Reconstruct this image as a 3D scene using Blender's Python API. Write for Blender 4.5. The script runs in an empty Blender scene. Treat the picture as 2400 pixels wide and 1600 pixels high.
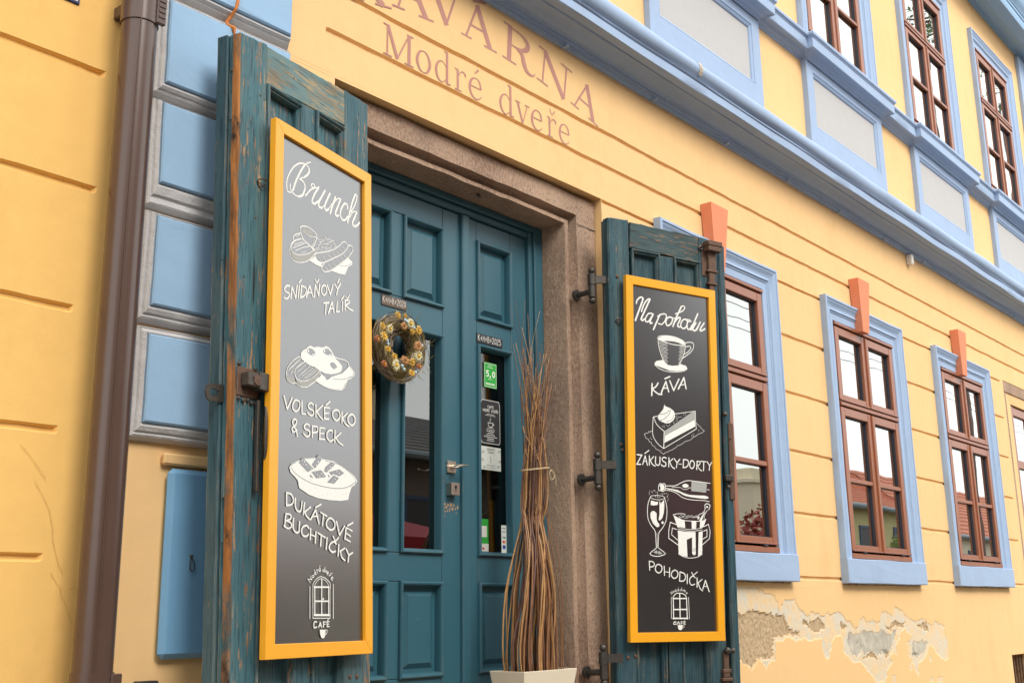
import bpy, bmesh, math, random
from math import sin, cos, pi, radians
from mathutils import Vector, Matrix, noise
random.seed(7)
sc = bpy.context.scene
COL = sc.collection
LIFT = 1.0                       # eye height above the street; everything below is measured from the eye level

# ------------------------------------------------------------------ camera
cd = bpy.data.cameras.new('camera'); cam = bpy.data.objects.new('camera', cd); COL.objects.link(cam)
cd.sensor_width = 36.0; cd.lens = 36.0 * 2615.09 / 2400.0; cd.clip_start = .05; cd.clip_end = 600
def cam_axes(yaw, pitch, roll):
    a, b, c = radians(yaw), radians(pitch), radians(roll)
    F = Vector((sin(a)*cos(b), cos(a)*cos(b), sin(b))); R0 = Vector((cos(a), -sin(a), 0)); U0 = R0.cross(F)
    return cos(c)*R0 + sin(c)*U0, -sin(c)*R0 + cos(c)*U0, F
R_, U_, F_ = cam_axes(49.9096, 13.6153, -.7381)
cam.matrix_world = Matrix(((R_.x, U_.x, -F_.x, 0), (R_.y, U_.y, -F_.y, -3.0), (R_.z, U_.z, -F_.z, LIFT), (0, 0, 0, 1)))
sc.camera = cam

# ------------------------------------------------------------------ sky, sun, exposure (bright overcast)
SUN_EL, SUN_AZ = 44.0, 186.0     # azimuth clockwise from +Y (north)
w = bpy.data.worlds.new('World'); sc.world = w; w.use_nodes = True
nt = w.node_tree; nt.nodes.clear()
wo = nt.nodes.new('ShaderNodeOutputWorld'); bg = nt.nodes.new('ShaderNodeBackground'); bg.inputs[1].default_value = .125
sky = nt.nodes.new('ShaderNodeTexSky'); sky.sky_type = 'NISHITA'; sky.sun_disc = False
sky.sun_elevation = radians(SUN_EL); sky.sun_rotation = radians(SUN_AZ)
tc = nt.nodes.new('ShaderNodeTexCoord'); nz = nt.nodes.new('ShaderNodeTexNoise'); nz.inputs['Scale'].default_value = 2.2; nz.inputs['Detail'].default_value = 5
rp = nt.nodes.new('ShaderNodeValToRGB'); rp.color_ramp.elements[0].position = .3; rp.color_ramp.elements[1].position = .7
rp.color_ramp.elements[0].color = (6.6, 6.8, 7.0, 1); rp.color_ramp.elements[1].color = (9.6, 9.5, 9.1, 1)
mx = nt.nodes.new('ShaderNodeMix'); mx.data_type = 'RGBA'; mx.inputs[0].default_value = .88
nt.links.new(tc.outputs['Generated'], nz.inputs['Vector']); nt.links.new(nz.outputs['Fac'], rp.inputs[0])
nt.links.new(sky.outputs[0], mx.inputs[6]); nt.links.new(rp.outputs[0], mx.inputs[7]); nt.links.new(mx.outputs[2], bg.inputs[0]); nt.links.new(bg.outputs[0], wo.inputs[0])
sd = bpy.data.lights.new('sun', 'SUN'); sd.energy = 1.3; sd.angle = radians(26); sd.color = (1, .95, .87)
sun = bpy.data.objects.new('sun', sd); COL.objects.link(sun)
sun.rotation_euler = (radians(90 - SUN_EL), 0, radians(180 - SUN_AZ))
sc.view_settings.view_transform = 'Standard'; sc.view_settings.look = 'None'; sc.view_settings.gamma = 1; sc.view_settings.exposure = 1.1
sc.cycles.max_bounces = 6; sc.cycles.use_denoising = True

# ------------------------------------------------------------------ materials
def col(h, k=1.0):
    if isinstance(h, str):
        c = [int(h[i:i+2], 16)/255 for i in (0, 2, 4)]
        return tuple([(x/12.92 if x <= .04045 else ((x+.055)/1.055)**2.4)*k for x in c] + [1])
    return tuple(h[:3]) + (1,)
class N:
    def __init__(s, name):
        s.m = bpy.data.materials.new(name); s.m.use_nodes = True; s.t = s.m.node_tree; s.b = s.t.nodes['Principled BSDF']; s._c = None
    def n(s, typ, **kw):
        x = s.t.nodes.new(typ)
        for k, v in kw.items(): setattr(x, k, v)
        return x
    def link(s, a, b): s.t.links.new(a, b)
    def coord(s, scale=(1, 1, 1), rot=(0, 0, 0)):
        if s._c is None: s._c = s.n('ShaderNodeTexCoord')
        m = s.n('ShaderNodeMapping'); m.inputs['Scale'].default_value = scale; m.inputs['Rotation'].default_value = rot
        s.link(s._c.outputs['Object'], m.inputs['Vector']); return m.outputs[0]
    def noise(s, scale, detail=4, stretch=(1, 1, 1), rough=.55, dist=0):
        x = s.n('ShaderNodeTexNoise'); x.inputs['Scale'].default_value = scale; x.inputs['Detail'].default_value = detail
        x.inputs['Roughness'].default_value = rough; x.inputs['Distortion'].default_value = dist
        s.link(s.coord(stretch), x.inputs['Vector']); return x.outputs['Fac']
    def ramp(s, v, p0, p1, c0=(0, 0, 0, 1), c1=(1, 1, 1, 1)):
        r = s.n('ShaderNodeValToRGB'); e = r.color_ramp.elements; e[0].position = p0; e[1].position = p1; e[0].color = c0; e[1].color = c1
        s.link(v, r.inputs[0]); return r.outputs[0]
    def mix(s, f, a, b, mode='MIX'):
        x = s.n('ShaderNodeMix', data_type='RGBA', blend_type=mode)
        for sock, v in ((x.inputs[0], f), (x.inputs[6], a), (x.inputs[7], b)):
            if hasattr(v, 'links') or hasattr(v, 'is_linked'): s.link(v, sock)
            else: sock.default_value = v
        return x.outputs[2]
    def math(s, op, a, b=0.0):
        x = s.n('ShaderNodeMath', operation=op)
        for sock, v in ((x.inputs[0], a), (x.inputs[1], b)):
            if hasattr(v, 'is_linked'): s.link(v, sock)
            else: sock.default_value = v
        return x.outputs[0]
    def bump(s, h, strength=.3, dist=.003, prev=None):
        x = s.n('ShaderNodeBump'); x.inputs['Strength'].default_value = strength; x.inputs['Distance'].default_value = dist
        s.link(h, x.inputs['Height'])
        if prev is not None: s.link(prev, x.inputs['Normal'])
        return x.outputs[0]
    def edge(s, r=.004, lo=.02, hi=.25):
        bv = s.n('ShaderNodeBevel', samples=4); bv.inputs['Radius'].default_value = r
        g = s.n('ShaderNodeNewGeometry'); d = s.n('ShaderNodeVectorMath', operation='DOT_PRODUCT')
        s.link(bv.outputs[0], d.inputs[0]); s.link(g.outputs['Normal'], d.inputs[1])
        return s.ramp(s.math('SUBTRACT', 1.0, d.outputs['Value']), lo, hi)
    def done(s, base=None, rough=.6, spec=.4, metal=0, normal=None):
        b = s.b
        if base is not None:
            if hasattr(base, 'is_linked'): s.link(base, b.inputs['Base Color'])
            else: b.inputs['Base Color'].default_value = base
        if hasattr(rough, 'is_linked'): s.link(rough, b.inputs['Roughness'])
        else: b.inputs['Roughness'].default_value = rough
        b.inputs['Specular IOR Level'].default_value = spec; b.inputs['Metallic'].default_value = metal
        if normal is not None: s.link(normal, b.inputs['Normal'])
        return s.m
def scl(c, k): return (c[0]*k, c[1]*k, c[2]*k, 1)

YEL = (.79, .515, .245, 1)
def plaster(name, c, var=.07, fine=.30, dirt=None, dirt_amt=.0, rough=.85):
    s = N(name)
    a = s.mix(s.noise(1.3, 5), scl(c, 1-var), scl(c, 1+var))
    a = s.mix(s.ramp(s.noise(14, 6), .35, .75), a, scl(c, 1+var*.8))
    if dirt: a = s.mix(s.math('MULTIPLY', s.ramp(s.noise(3.5, 7, (1, 1, .35), .65), .52, .74), dirt_amt), a, dirt)
    n1 = s.bump(s.noise(9, 3), .35, .008)
    if name.startswith('grey_q'): n1 = s.bump(s.noise(38, 5, (1, 1, 1), .65), .8, .006, n1)
    n2 = s.bump(s.noise(150, 3, (1, 1, 1), .6), fine, .0015, n1)
    return s.done(a, rough, .25, 0, n2)
M = {}
M['yellow'] = plaster('yellow_plaster', YEL, .06, .3, (.66, .40, .16, 1), .35)
M['yellow_left'] = plaster('dimmed_yellow_plaster', (.77, .47, .15, 1), .06, .35, (.58, .31, .09, 1), .4)  # yellow plaster deepened: weaker light on this side is put into the colour
M['blue'] = plaster('light_blue_trim_paint', (.335, .44, .605, 1), .05, .18, (.30, .38, .52, 1), .5)
M['blue_deep'] = plaster('sky_blue_quoin_paint', (.29, .445, .62, 1), .06, .3)
M['grey_frame'] = plaster('grey_quoin_frame_paint', (.53, .52, .52, 1), .09, .75, (.32, .29, .30, 1), .45, .95)
M['grey_panel'] = plaster('pale_grey_panel_render', (.47, .465, .46, 1), .03, .2)
M['key'] = plaster('salmon_keystone_paint', (.72, .25, .135, 1), .06, .2)
def stone():
    s = N('brown_sandstone')
    a = s.mix(s.ramp(s.noise(2.2, 5), .3, .7), (.25, .158, .112, 1), (.48, .33, .23, 1))
    sp = s.noise(95, 4, (1, 1, .55), .7)
    a = s.mix(s.ramp(sp, .46, .72), a, (.50, .36, .26, 1)); a = s.mix(s.ramp(s.noise(130, 4, (1, 1, .7), .7), .56, .70), a, (.06, .042, .036, 1))
    a = s.mix(s.math('MULTIPLY', s.ramp(s.noise(5, 6, (1, 1, .3)), .5, .8), .5), a, (.115, .095, .085, 1))
    n = s.bump(s.noise(24, 7, (1, 1, .6), .7), .9, .009); n = s.bump(sp, .9, .003, n)
    return s.done(a, .9, .2, 0, n)
M['stone'] = stone()
def old_wood(name, paint, paint2, wear, horiz=False, edge_amt=1.0, tan=(.50, .30, .13, 1), brown=(.22, .085, .03, 1)):
    s = N(name); st = (.06, 1, 1) if horiz else (1, 1, .06)
    st2 = (.12, 1, 1) if horiz else (1, 1, .12)
    grain = s.noise(140, 4, st, .6)
    a = s.mix(s.ramp(s.noise(4, 5, st2), .3, .7), paint, paint2)
    a = s.mix(s.ramp(grain, .36, .52), scl(paint, .62), a)
    a = s.mix(s.math('MULTIPLY', s.ramp(s.noise(11, 5, st2, .6), .5, .62), .18), a, (.20, .22, .19, 1))
    patch = s.noise(13, 7, (.3, 1, 1) if horiz else (1, 1, .3), .75); patch2 = s.noise(110, 4, (.12, 1, 1) if horiz else (1, 1, .12), .65)
    m = s.ramp(s.math('ADD', s.math('MULTIPLY', patch, .55), s.math('MULTIPLY', patch2, .55)), .68-wear*.25, .735-wear*.22)
    woodc = s.mix(s.ramp(s.noise(22, 5, st2), .4, .65), brown, tan)
    a = s.mix(m, a, woodc)
    eg = s.edge(.005, .03, .22)
    em = s.math('MULTIPLY', eg, s.ramp(s.noise(16, 6, (1, 1, .4), .7), .58-.14*edge_amt, .66))
    a = s.mix(em, a, s.mix(s.noise(30, 3), tan, scl(tan, 1.35)))
    crack = s.ramp(s.noise(38, 2, (.035, 1, 1) if horiz else (1, 1, .035), .5, .4), .27, .31, (1, 1, 1, 1), (0, 0, 0, 1))
    a = s.mix(crack, a, (.012, .014, .014, 1))
    a = s.mix(s.ramp(s.noise(48, 3, (1, 1, 1), .5), .715, .745), a, (.014, .014, .014, 1))
    a = s.mix(s.math('MULTIPLY', s.ramp(s.noise(3.3, 6, st2, .7), .52, .68), .45), a, (.018, .034, .04, 1))
    n = s.bump(grain, .55, .0016); n = s.bump(m, .5, .001, n); n = s.bump(crack, -.8, .003, n)
    return s.done(a, .62, .35, 0, n)
TEAL, TEAL2 = (.028, .088, .115, 1), (.058, .155, .178, 1)
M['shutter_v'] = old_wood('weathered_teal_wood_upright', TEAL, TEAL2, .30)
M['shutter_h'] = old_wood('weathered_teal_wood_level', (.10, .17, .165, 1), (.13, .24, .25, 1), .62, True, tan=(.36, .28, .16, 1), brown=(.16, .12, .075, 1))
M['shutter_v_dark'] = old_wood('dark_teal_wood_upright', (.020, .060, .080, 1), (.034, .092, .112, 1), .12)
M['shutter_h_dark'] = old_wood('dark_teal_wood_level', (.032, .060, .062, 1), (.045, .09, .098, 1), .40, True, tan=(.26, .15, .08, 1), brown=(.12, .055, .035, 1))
def bare_edge():
    s = N('bare_orange_worn_edge')
    a = s.mix(s.noise(7, 6, (1, 1, .35)), (.20, .065, .018, 1), (.58, .25, .07, 1))
    a = s.mix(s.ramp(s.noise(5, 6, (1, 1, .5), .7), .50, .62), a, (.050, .105, .115, 1))
    a = s.mix(s.ramp(s.noise(13, 6, (1, 1, .5), .7), .58, .68), a, (.028, .020, .016, 1))
    a = s.mix(s.ramp(s.noise(60, 3, (1, 1, .1)), .42, .60), s.mix(.5, a, (.05, .03, .02, 1)), a)
    return s.done(a, .75, .25, 0, s.bump(s.noise(50, 5, (1, 1, .15)), .9, .003))
def door_paint():
    s = N('teal_door_paint')
    a = s.mix(s.noise(2.0, 4), (.024, .093, .130, 1), (.038, .125, .162, 1))
    em = s.math('MULTIPLY', s.edge(.004, .05, .25), s.ramp(s.noise(12, 6, (1, 1, .6), .7), .47, .60))
    a = s.mix(s.math('MULTIPLY', em, .85), a, (.36, .25, .14, 1))
    a = s.mix(s.math('MULTIPLY', s.ramp(s.noise(5, 7, (1, 1, .25), .7), .52, .72), .2), a, (.085, .15, .165, 1))
    sc_ = s.ramp(s.noise(70, 3), .74, .78); a = s.mix(sc_, a, (.36, .27, .17, 1))
    n = s.bump(s.noise(120, 3, (1, 1, .05)), .25, .0008)
    return s.done(a, .42, .5, 0, n)
M['door'] = door_paint(); M['bare'] = bare_edge()
def simple(name, c, rough=.5, metal=0, var=.1, scale=20, spec=.5, bump=0, bs=80):
    s = N(name); a = s.mix(s.noise(scale, 4), scl(c, 1-var), scl(c, 1+var))
    nn = s.bump(s.noise(bs, 3), bump, .002) if bump else None
    return s.done(a, rough, spec, metal, nn)
M['frame_yellow'] = simple('amber_varnished_wood', (.84, .375, .016, 1), .34, 0, .05, 12)
def chalkboard():
    s = N('black_chalkboard')
    sm = s.ramp(s.noise(7, 5, (1, 1, .5)), .5, .8)
    a = s.mix(s.math('MULTIPLY', sm, .35), (.008, .0075, .009, 1), (.022, .022, .021, 1))
    s.b.inputs['IOR'].default_value = 2.15; return s.done(a, .24, .8, 0, s.bump(s.noise(260, 2), .05, .0004))
M['slate'] = chalkboard()
def chalk():
    s = N('white_chalk_marker'); a = s.mix(s.ramp(s.noise(90, 3), .2, .42), (.52, .52, .49, 1), (.80, .79, .74, 1)); return s.done(a, .8, .2)
M['chalk'] = chalk()
M['chalk_half'] = simple('thin_grey_chalk', (.36, .36, .34, 1), .85, 0, .25, 160)
M['letter'] = simple('faded_mauve_wall_lettering', (.46, .235, .195, 1), .85, 0, .09, 30, .2, .2, 120)
M['iron'] = simple('aged_dark_iron', (.085, .075, .065, 1), .5, .7, .35, 40, .5, .4, 90)
M['rust'] = simple('rusty_brown_iron', (.13, .075, .05, 1), .65, .3, .4, 45, .4, .5, 120)
M['pipe'] = simple('brown_coated_downpipe', (.085, .048, .036, 1), .27, .0, .12, 6, .6)
M['cream'] = simple('cream_planter_shell', (.70, .62, .47, 1), .55, 0, .04, 9, .4, .1, 30)
M['brass'] = simple('brushed_champagne_metal', (.62, .52, .42, 1), .33, .9, .05, 30)
M['black'] = simple('black_plastic', (.02, .02, .022, 1), .5, 0, .1)
M['white'] = simple('off_white_plastic', (.72, .70, .64, 1), .5, 0, .04)
M['enamel'] = simple('navy_enamel', (.02, .025, .12, 1), .25, 0, .05)
M['winwood'] = simple('reddish_brown_window_wood', (.285, .095, .042, 1), .36, 0, .14, 14, .5, .08, 60)
M['dark_strip'] = simple('dark_blue_grey_coat', (.03, .03, .045, 1), .5, 0, .05)
M['dark'] = simple('unlit_room_colour', (.035, .026, .022, 1), .9, 0, .2, 3, .1)
M['willow'] = simple('brown_willow_bark', (.25, .115, .05, 1), .42, 0, .5, 30, .5, .4, 120)
M['willow_light'] = simple('golden_willow_bark', (.42, .225, .085, 1), .4, 0, .4, 30, .5, .4, 120)
M['willow_dark'] = simple('dark_willow_bark', (.11, .05, .035, 1), .5, 0, .35, 35, .5, .3, 120)
M['raffia'] = simple('pale_twine', (.50, .38, .22, 1), .8, 0, .1)
M['rust_stain'] = simple('orange_rust_stain', (.62, .20, .04, 1), .8, 0, .3, 90)
def glass(name, tint=(.30, .32, .32, 1), base=.36, gain=1.4, bumpy=.03):
    s = N(name); s.t.nodes.remove(s.b); out = s.t.nodes['Material Output']
    g = s.n('ShaderNodeBsdfGlossy'); g.inputs['Roughness'].default_value = .012; g.inputs['Color'].default_value = (.90, .92, .89, 1)
    t = s.n('ShaderNodeBsdfTransparent'); t.inputs['Color'].default_value = tint
    fr = s.n('ShaderNodeFresnel'); fr.inputs['IOR'].default_value = 1.5
    mx = s.n('ShaderNodeMixShader'); f = s.math('MULTIPLY', fr.outputs[0], gain); f = s.math('ADD', f, base)
    bp = s.bump(s.noise(2.6, 1), bumpy, .02); s.link(bp, g.inputs['Normal'])
    s.link(f, mx.inputs[0]); s.link(t.outputs[0], mx.inputs[1]); s.link(g.outputs[0], mx.inputs[2]); s.link(mx.outputs[0], out.inputs[0]); return s.m
M['glass'] = glass('reflective_window_glass')
M['low_reflect_glass'] = glass('low_reflect_narrow_glass', (.5, .5, .5, 1), .0, .55, .02)  # narrow pane: weaker reflection than the other door glass
M['door_glass'] = glass('door_glass', (.55, .55, .55, 1), .12, 1.6, .02)

# ------------------------------------------------------------------ mesh helpers
class MB:
    def __init__(s): s.v = []; s.f = []
    def add(s, vs, fs):
        o = len(s.v); s.v += [tuple(p) for p in vs]; s.f += [tuple(i+o for i in f) for f in fs]
    def box(s, x0, x1, y0, y1, z0, z1, ch=0.0, T=None):
        X, Y, Z = (x0, x1), (y0, y1), (z0, z1)
        ch = min(ch, (x1-x0)*.45, (y1-y0)*.45, (z1-z0)*.45)
        if ch <= 0:
            v = [(X[i], Y[j], Z[k]) for i in (0, 1) for j in (0, 1) for k in (0, 1)]
            f = [(0, 1, 3, 2), (4, 6, 7, 5), (0, 4, 5, 1), (2, 3, 7, 6), (0, 2, 6, 4), (1, 5, 7, 3)]
        else:
            v = []; idx = {}
            for i in (0, 1):
                for j in (0, 1):
                    for k in (0, 1):
                        c = [X[i], Y[j], Z[k]]; sg = [(1, -1)[i], (1, -1)[j], (1, -1)[k]]
                        for a in range(3):
                            p = [c[m] + (0 if m == a else sg[m]*ch) for m in range(3)]; idx[(i, j, k, a)] = len(v); v.append(tuple(p))
            f = []
            for a in range(3):
                b, c = [(1, 2), (2, 0), (0, 1)][a]
                for e in (0, 1):
                    q = []
                    for (m, n) in ((0, 0), (1, 0), (1, 1), (0, 1)):
                        t = [0, 0, 0]; t[a] = e; t[b] = m; t[c] = n; q.append(idx[(t[0], t[1], t[2], a)])
                    f.append(tuple(q if e else q[::-1]))
            for a in range(3):          # edges along axis a
                b, c = [(1, 2), (2, 0), (0, 1)][a]
                for m in (0, 1):
                    for n in (0, 1):
                        t0 = [0, 0, 0]; t0[b] = m; t0[c] = n; t1 = list(t0); t1[a] = 1
                        q = [idx[(*t0, b)], idx[(*t1, b)], idx[(*t1, c)], idx[(*t0, c)]]
                        f.append(tuple(q if m == n else q[::-1]))
            for i in (0, 1):
                for j in (0, 1):
                    for k in (0, 1):
                        q = [idx[(i, j, k, a)] for a in range(3)]; f.append(tuple(q if (i+j+k) % 2 else q[::-1]))
        if T: v = [T(p) for p in v]
        s.add(v, f)
    def prism(s, poly, y0, y1, ch=0.0):
        """poly in (x,z); extruded y0 (front) .. y1 (back)"""
        n = len(poly); cx = sum(p[0] for p in poly)/n; cz = sum(p[1] for p in poly)/n
        rings = []
        if ch:
            def ins(p):
                d = math.hypot(p[0]-cx, p[1]-cz) or 1; return (p[0]-(p[0]-cx)/d*ch, p[1]-(p[1]-cz)/d*ch)
            rings = [[(ins(p)[0], y0, ins(p)[1]) for p in poly], [(p[0], y0+ch, p[1]) for p in poly], [(p[0], y1, p[1]) for p in poly]]
        else: rings = [[(p[0], y0, p[1]) for p in poly], [(p[0], y1, p[1]) for p in poly]]
        v = sum(rings, []); f = [tuple(range(n)), tuple(range(len(v)-1, len(v)-n-1, -1))]
        for r in range(len(rings)-1):
            for i in range(n): j = (i+1) % n; f.append((r*n+i, (r+1)*n+i, (r+1)*n+j, r*n+j))
        s.add(v, f)
    def rings(s, rs, cap=True, sides='LTRB', sub=0, jit=0.0, seed=0):
        """nested rectangles (x0,x1,z0,z1,y), outermost first; sub and jit give the wavering lines of hand-run plaster"""
        v = []; f = []
        if sub:
            k = sub
            for (x0, x1, z0, z1, y) in rs:
                c = [(x0, z0), (x0, z1), (x1, z1), (x1, z0), (x0, z0)]
                for i in range(4):
                    for j in range(k):
                        t = j/k; x = c[i][0]+(c[i+1][0]-c[i][0])*t; z = c[i][1]+(c[i+1][1]-c[i][1])*t
                        q = Vector((x*3.1+seed, y*6, z*3.1)); q2 = q*4.3
                        dx = (noise.noise(q)+.45*noise.noise(q2))*jit; dz = (noise.noise(q+Vector((9, 9, 9)))+.45*noise.noise(q2+Vector((9, 9, 9))))*jit; dy = noise.noise(q+Vector((3, 7, 1)))*jit*.7
                        v.append((x+dx, y if y >= 0 else y+dy, z+dz))
            n = 4*k
            for r in range(len(rs)-1):
                for i in range(n):
                    if 'LTRB'[i//k] in sides: j = (i+1) % n; f.append((r*n+i, r*n+j, (r+1)*n+j, (r+1)*n+i))
            if cap: f.append(tuple((len(rs)-1)*n+i for i in range(n)))
            s.add(v, f); return
        for (x0, x1, z0, z1, y) in rs: v += [(x0, y, z0), (x0, y, z1), (x1, y, z1), (x1, y, z0)]
        for r in range(len(rs)-1):
            for i, nm in enumerate('LTRB'):
                if nm in sides: j = (i+1) % 4; f.append((r*4+i, r*4+j, (r+1)*4+j, (r+1)*4+i))
        if cap: o = (len(rs)-1)*4; f.append((o, o+1, o+2, o+3))
        s.add(v, f)
    def tube(s, pts, r, n=8, cap=True, flat=1.0):
        pts = [Vector(p) for p in pts]; m = len(pts); rs = r if isinstance(r, (list, tuple)) else [r]*m
        v = []; f = []; up = Vector((0, 0, 1)); prev = None
        for i, p in enumerate(pts):
            t = (pts[min(i+1, m-1)]-pts[max(i-1, 0)]).normalized()
            if prev is None:
                a = t.cross(up if abs(t.z) < .9 else Vector((1, 0, 0))).normalized()
            else: a = (prev - t*prev.dot(t)).normalized()
            prev = a; b = t.cross(a)
            for k in range(n): q = 2*pi*k/n; v.append(p + a*cos(q)*rs[i] + b*sin(q)*rs[i]*flat)
        for i in range(m-1):
            for k in range(n): l = (k+1) % n; f.append((i*n+k, i*n+l, (i+1)*n+l, (i+1)*n+k))
        if cap: f.append(tuple(range(n-1, -1, -1))); f.append(tuple((m-1)*n+k for k in range(n)))
        s.add(v, f)
    def ball(s, c, r, n=10, m=6, sq=(1, 1, 1)):
        v = [(c[0], c[1], c[2]+r*sq[2])]; f = []
        for i in range(1, m):
            a = pi*i/m
            for k in range(n): b = 2*pi*k/n; v.append((c[0]+r*sq[0]*sin(a)*cos(b), c[1]+r*sq[1]*sin(a)*sin(b), c[2]+r*sq[2]*cos(a)))
        v.append((c[0], c[1], c[2]-r*sq[2])); L = len(v)-1
        for k in range(n):
            l = (k+1) % n; f.append((0, 1+k, 1+l)); f.append((L, 1+(m-2)*n+l, 1+(m-2)*n+k))
            for i in range(m-2): f.append((1+i*n+k, 1+(i+1)*n+k, 1+(i+1)*n+l, 1+i*n+l))
        s.add(v, f)
    def xsweep(s, prof, x0, x1, step=.3, jit=0.0, seed=0, back=0.0):
        """profile of (y,z) swept along x, ends capped"""
        k = max(1, int((x1-x0)/step)); n = len(prof); v = []; f = []
        for i in range(k+1):
            x = x0+(x1-x0)*i/k
            for j, (y, z) in enumerate(prof):
                q = noise.noise(Vector((x*1.7+seed, j*.37, seed)))*jit; q2 = noise.noise(Vector((x*1.3, j*.31+9, seed)))*jit
                v.append((x, y+q if y != back else y, z+q2))
        for i in range(k):
            for j in range(n): l = (j+1) % n; f.append((i*n+j, (i+1)*n+j, (i+1)*n+l, i*n+l))
        f.append(tuple(range(n))); f.append(tuple(k*n+j for j in range(n-1, -1, -1)))
        s.add(v, f)
    def plan(s, x0, x1, prof, b=0.0, back=0.0):
        """profile (e,z) run round three sides of a projection at x0..x1"""
        v = []; f = []
        for e, z in prof: v += [(x0-e, back, z), (x0-e, -b-e, z), (x1+e, -b-e, z), (x1+e, back, z)]
        for i in range(len(prof)-1):
            for k in range(3): f.append((i*4+k, (i+1)*4+k, (i+1)*4+k+1, i*4+k+1))
        s.add(v, f); o = 0
    def build(s, name, mat, parent=None, smooth=False, loc=None, label=None, fix=True):
        me = bpy.data.meshes.new(name); me.from_pydata(s.v, [], s.f); me.update()
        if fix:
            bm = bmesh.new(); bm.from_mesh(me); bmesh.ops.recalc_face_normals(bm, faces=bm.faces); bm.to_mesh(me); bm.free()
        if smooth:
            for p in me.polygons: p.use_smooth = True
            if smooth == 'auto': me.set_sharp_from_angle(angle=radians(40))
        me.materials.append(mat); return place(name, me, parent, loc, label)
def place(name, me, parent=None, loc=None, label=None):
    o = bpy.data.objects.new(name, me); COL.objects.link(o)
    if loc: o.location = loc
    attach(o, parent)
    if label: o['label'] = label
    return o
WM = {}                          # world matrix of every object built so far
SPACE = [Matrix.Identity(4)]     # the frame in which mesh coordinates are given
def attach(o, parent):
    W = SPACE[0] @ o.matrix_basis
    if parent is None: o.matrix_basis = W
    else:
        o.parent = parent; o.matrix_parent_inverse = WM[parent.name].inverted() @ SPACE[0]
    WM[o.name] = W
class space:
    def __init__(s, m): s.m = m if isinstance(m, Matrix) else Matrix.Translation(m)
    def __enter__(s): s.o = SPACE[0]; SPACE[0] = s.m
    def __exit__(s, *a): SPACE[0] = s.o
def thing(name, label, cat, loc=(0, 0, 0), group=None, mat=None):
    """an Empty at the thing's base that parents its parts"""
    o = bpy.data.objects.new(name, None); COL.objects.link(o); o.empty_display_size = .1
    o.matrix_basis = mat if mat is not None else Matrix.Translation(loc); WM[o.name] = o.matrix_basis.copy()
    o['label'] = label; o['category'] = cat
    if group: o['group'] = group
    return o
def holder(name, parent, loc=(0, 0, 0), label=None):
    o = bpy.data.objects.new(name, None); COL.objects.link(o); o.empty_display_size = .1; o.location = loc; attach(o, parent)
    if label: o['label'] = label
    return o
def tag(o, label, cat, group=None):
    o['label'] = label; o['category'] = cat
    if group: o['group'] = group
    return o
def ribbon(mb, pts, ws, y, dy=1e-5, caps=True, closed=False):
    """flat painted stroke in the (x,z) plane with one width per point; y creeps forward so strokes never share a plane"""
    n = len(pts); v = []; f = []
    if not isinstance(ws, (list, tuple)): ws = [ws]*n
    L = []
    for i in range(n):
        a = pts[max(i-1, 0)]; c = pts[min(i+1, n-1)]; p = pts[i]
        def nrm(u, q):
            d = (q[0]-u[0], q[1]-u[1]); l = math.hypot(*d) or 1e-9; return (-d[1]/l, d[0]/l)
        n1 = nrm(a, p) if i > 0 else nrm(p, c); n2 = nrm(p, c) if i < n-1 else nrm(a, p)
        m = (n1[0]+n2[0], n1[1]+n2[1]); l = math.hypot(*m) or 1; m = (m[0]/l, m[1]/l)
        k = ws[i]/2/max(.45, m[0]*n1[0]+m[1]*n1[1]); yy = y-dy*i
        v += [(p[0]+m[0]*k, yy, p[1]+m[1]*k), (p[0]-m[0]*k, yy, p[1]-m[1]*k)]
    for i in range(n-1): f.append((2*i, 2*i+1, 2*i+3, 2*i+2))
    mb.add(v, f)
    if caps:
        for i, q in ((0, 1), (n-1, n-2)):
            p = pts[i]; d = (p[0]-pts[q][0], p[1]-pts[q][1]); a0 = math.atan2(d[1], d[0]); r = ws[i]/2; yy = y-dy*i
            vv = [(p[0]+r*cos(a0-pi/2+pi*k/5), yy, p[1]+r*sin(a0-pi/2+pi*k/5)) for k in range(6)]
            mb.add(vv, [tuple(range(6))])
def smooth(p, n=5):
    if len(p) < 3: return list(p)
    cl = p[0] == p[-1]; out = []
    for i in range(len(p)-1):
        p0 = p[i-1] if i > 0 else (p[-2] if cl else p[0]); p3 = p[i+2] if i+2 < len(p) else (p[1] if cl else p[-1]); a, b = p[i], p[i+1]
        for k in range(n):
            t = k/n; out.append(tuple(.5*((2*a[j])+(-p0[j]+b[j])*t+(2*p0[j]-5*a[j]+4*b[j]-p3[j])*t*t+(-p0[j]+3*a[j]-3*b[j]+p3[j])*t**3) for j in range(len(a))))
    out.append(p[-1]); return out

CRACKS = [[(1.456, 0.466), (1.489, 0.435), (1.514, 0.404), (1.538, 0.376)], [(1.506, 0.369), (1.528, 0.337), (1.555, 0.293), (1.567, 0.247), (1.576, 0.197), (1.594, 0.148), (1.61, 0.119)], [(1.574, 0.121), (1.584, 0.106), (1.599, 0.086)], [(1.604, 0.086), (1.611, 0.061), (1.632, 0.016), (1.654, -0.025), (1.662, -0.066)], [(1.627, 0.074), (1.653, 0.087)]]
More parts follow.
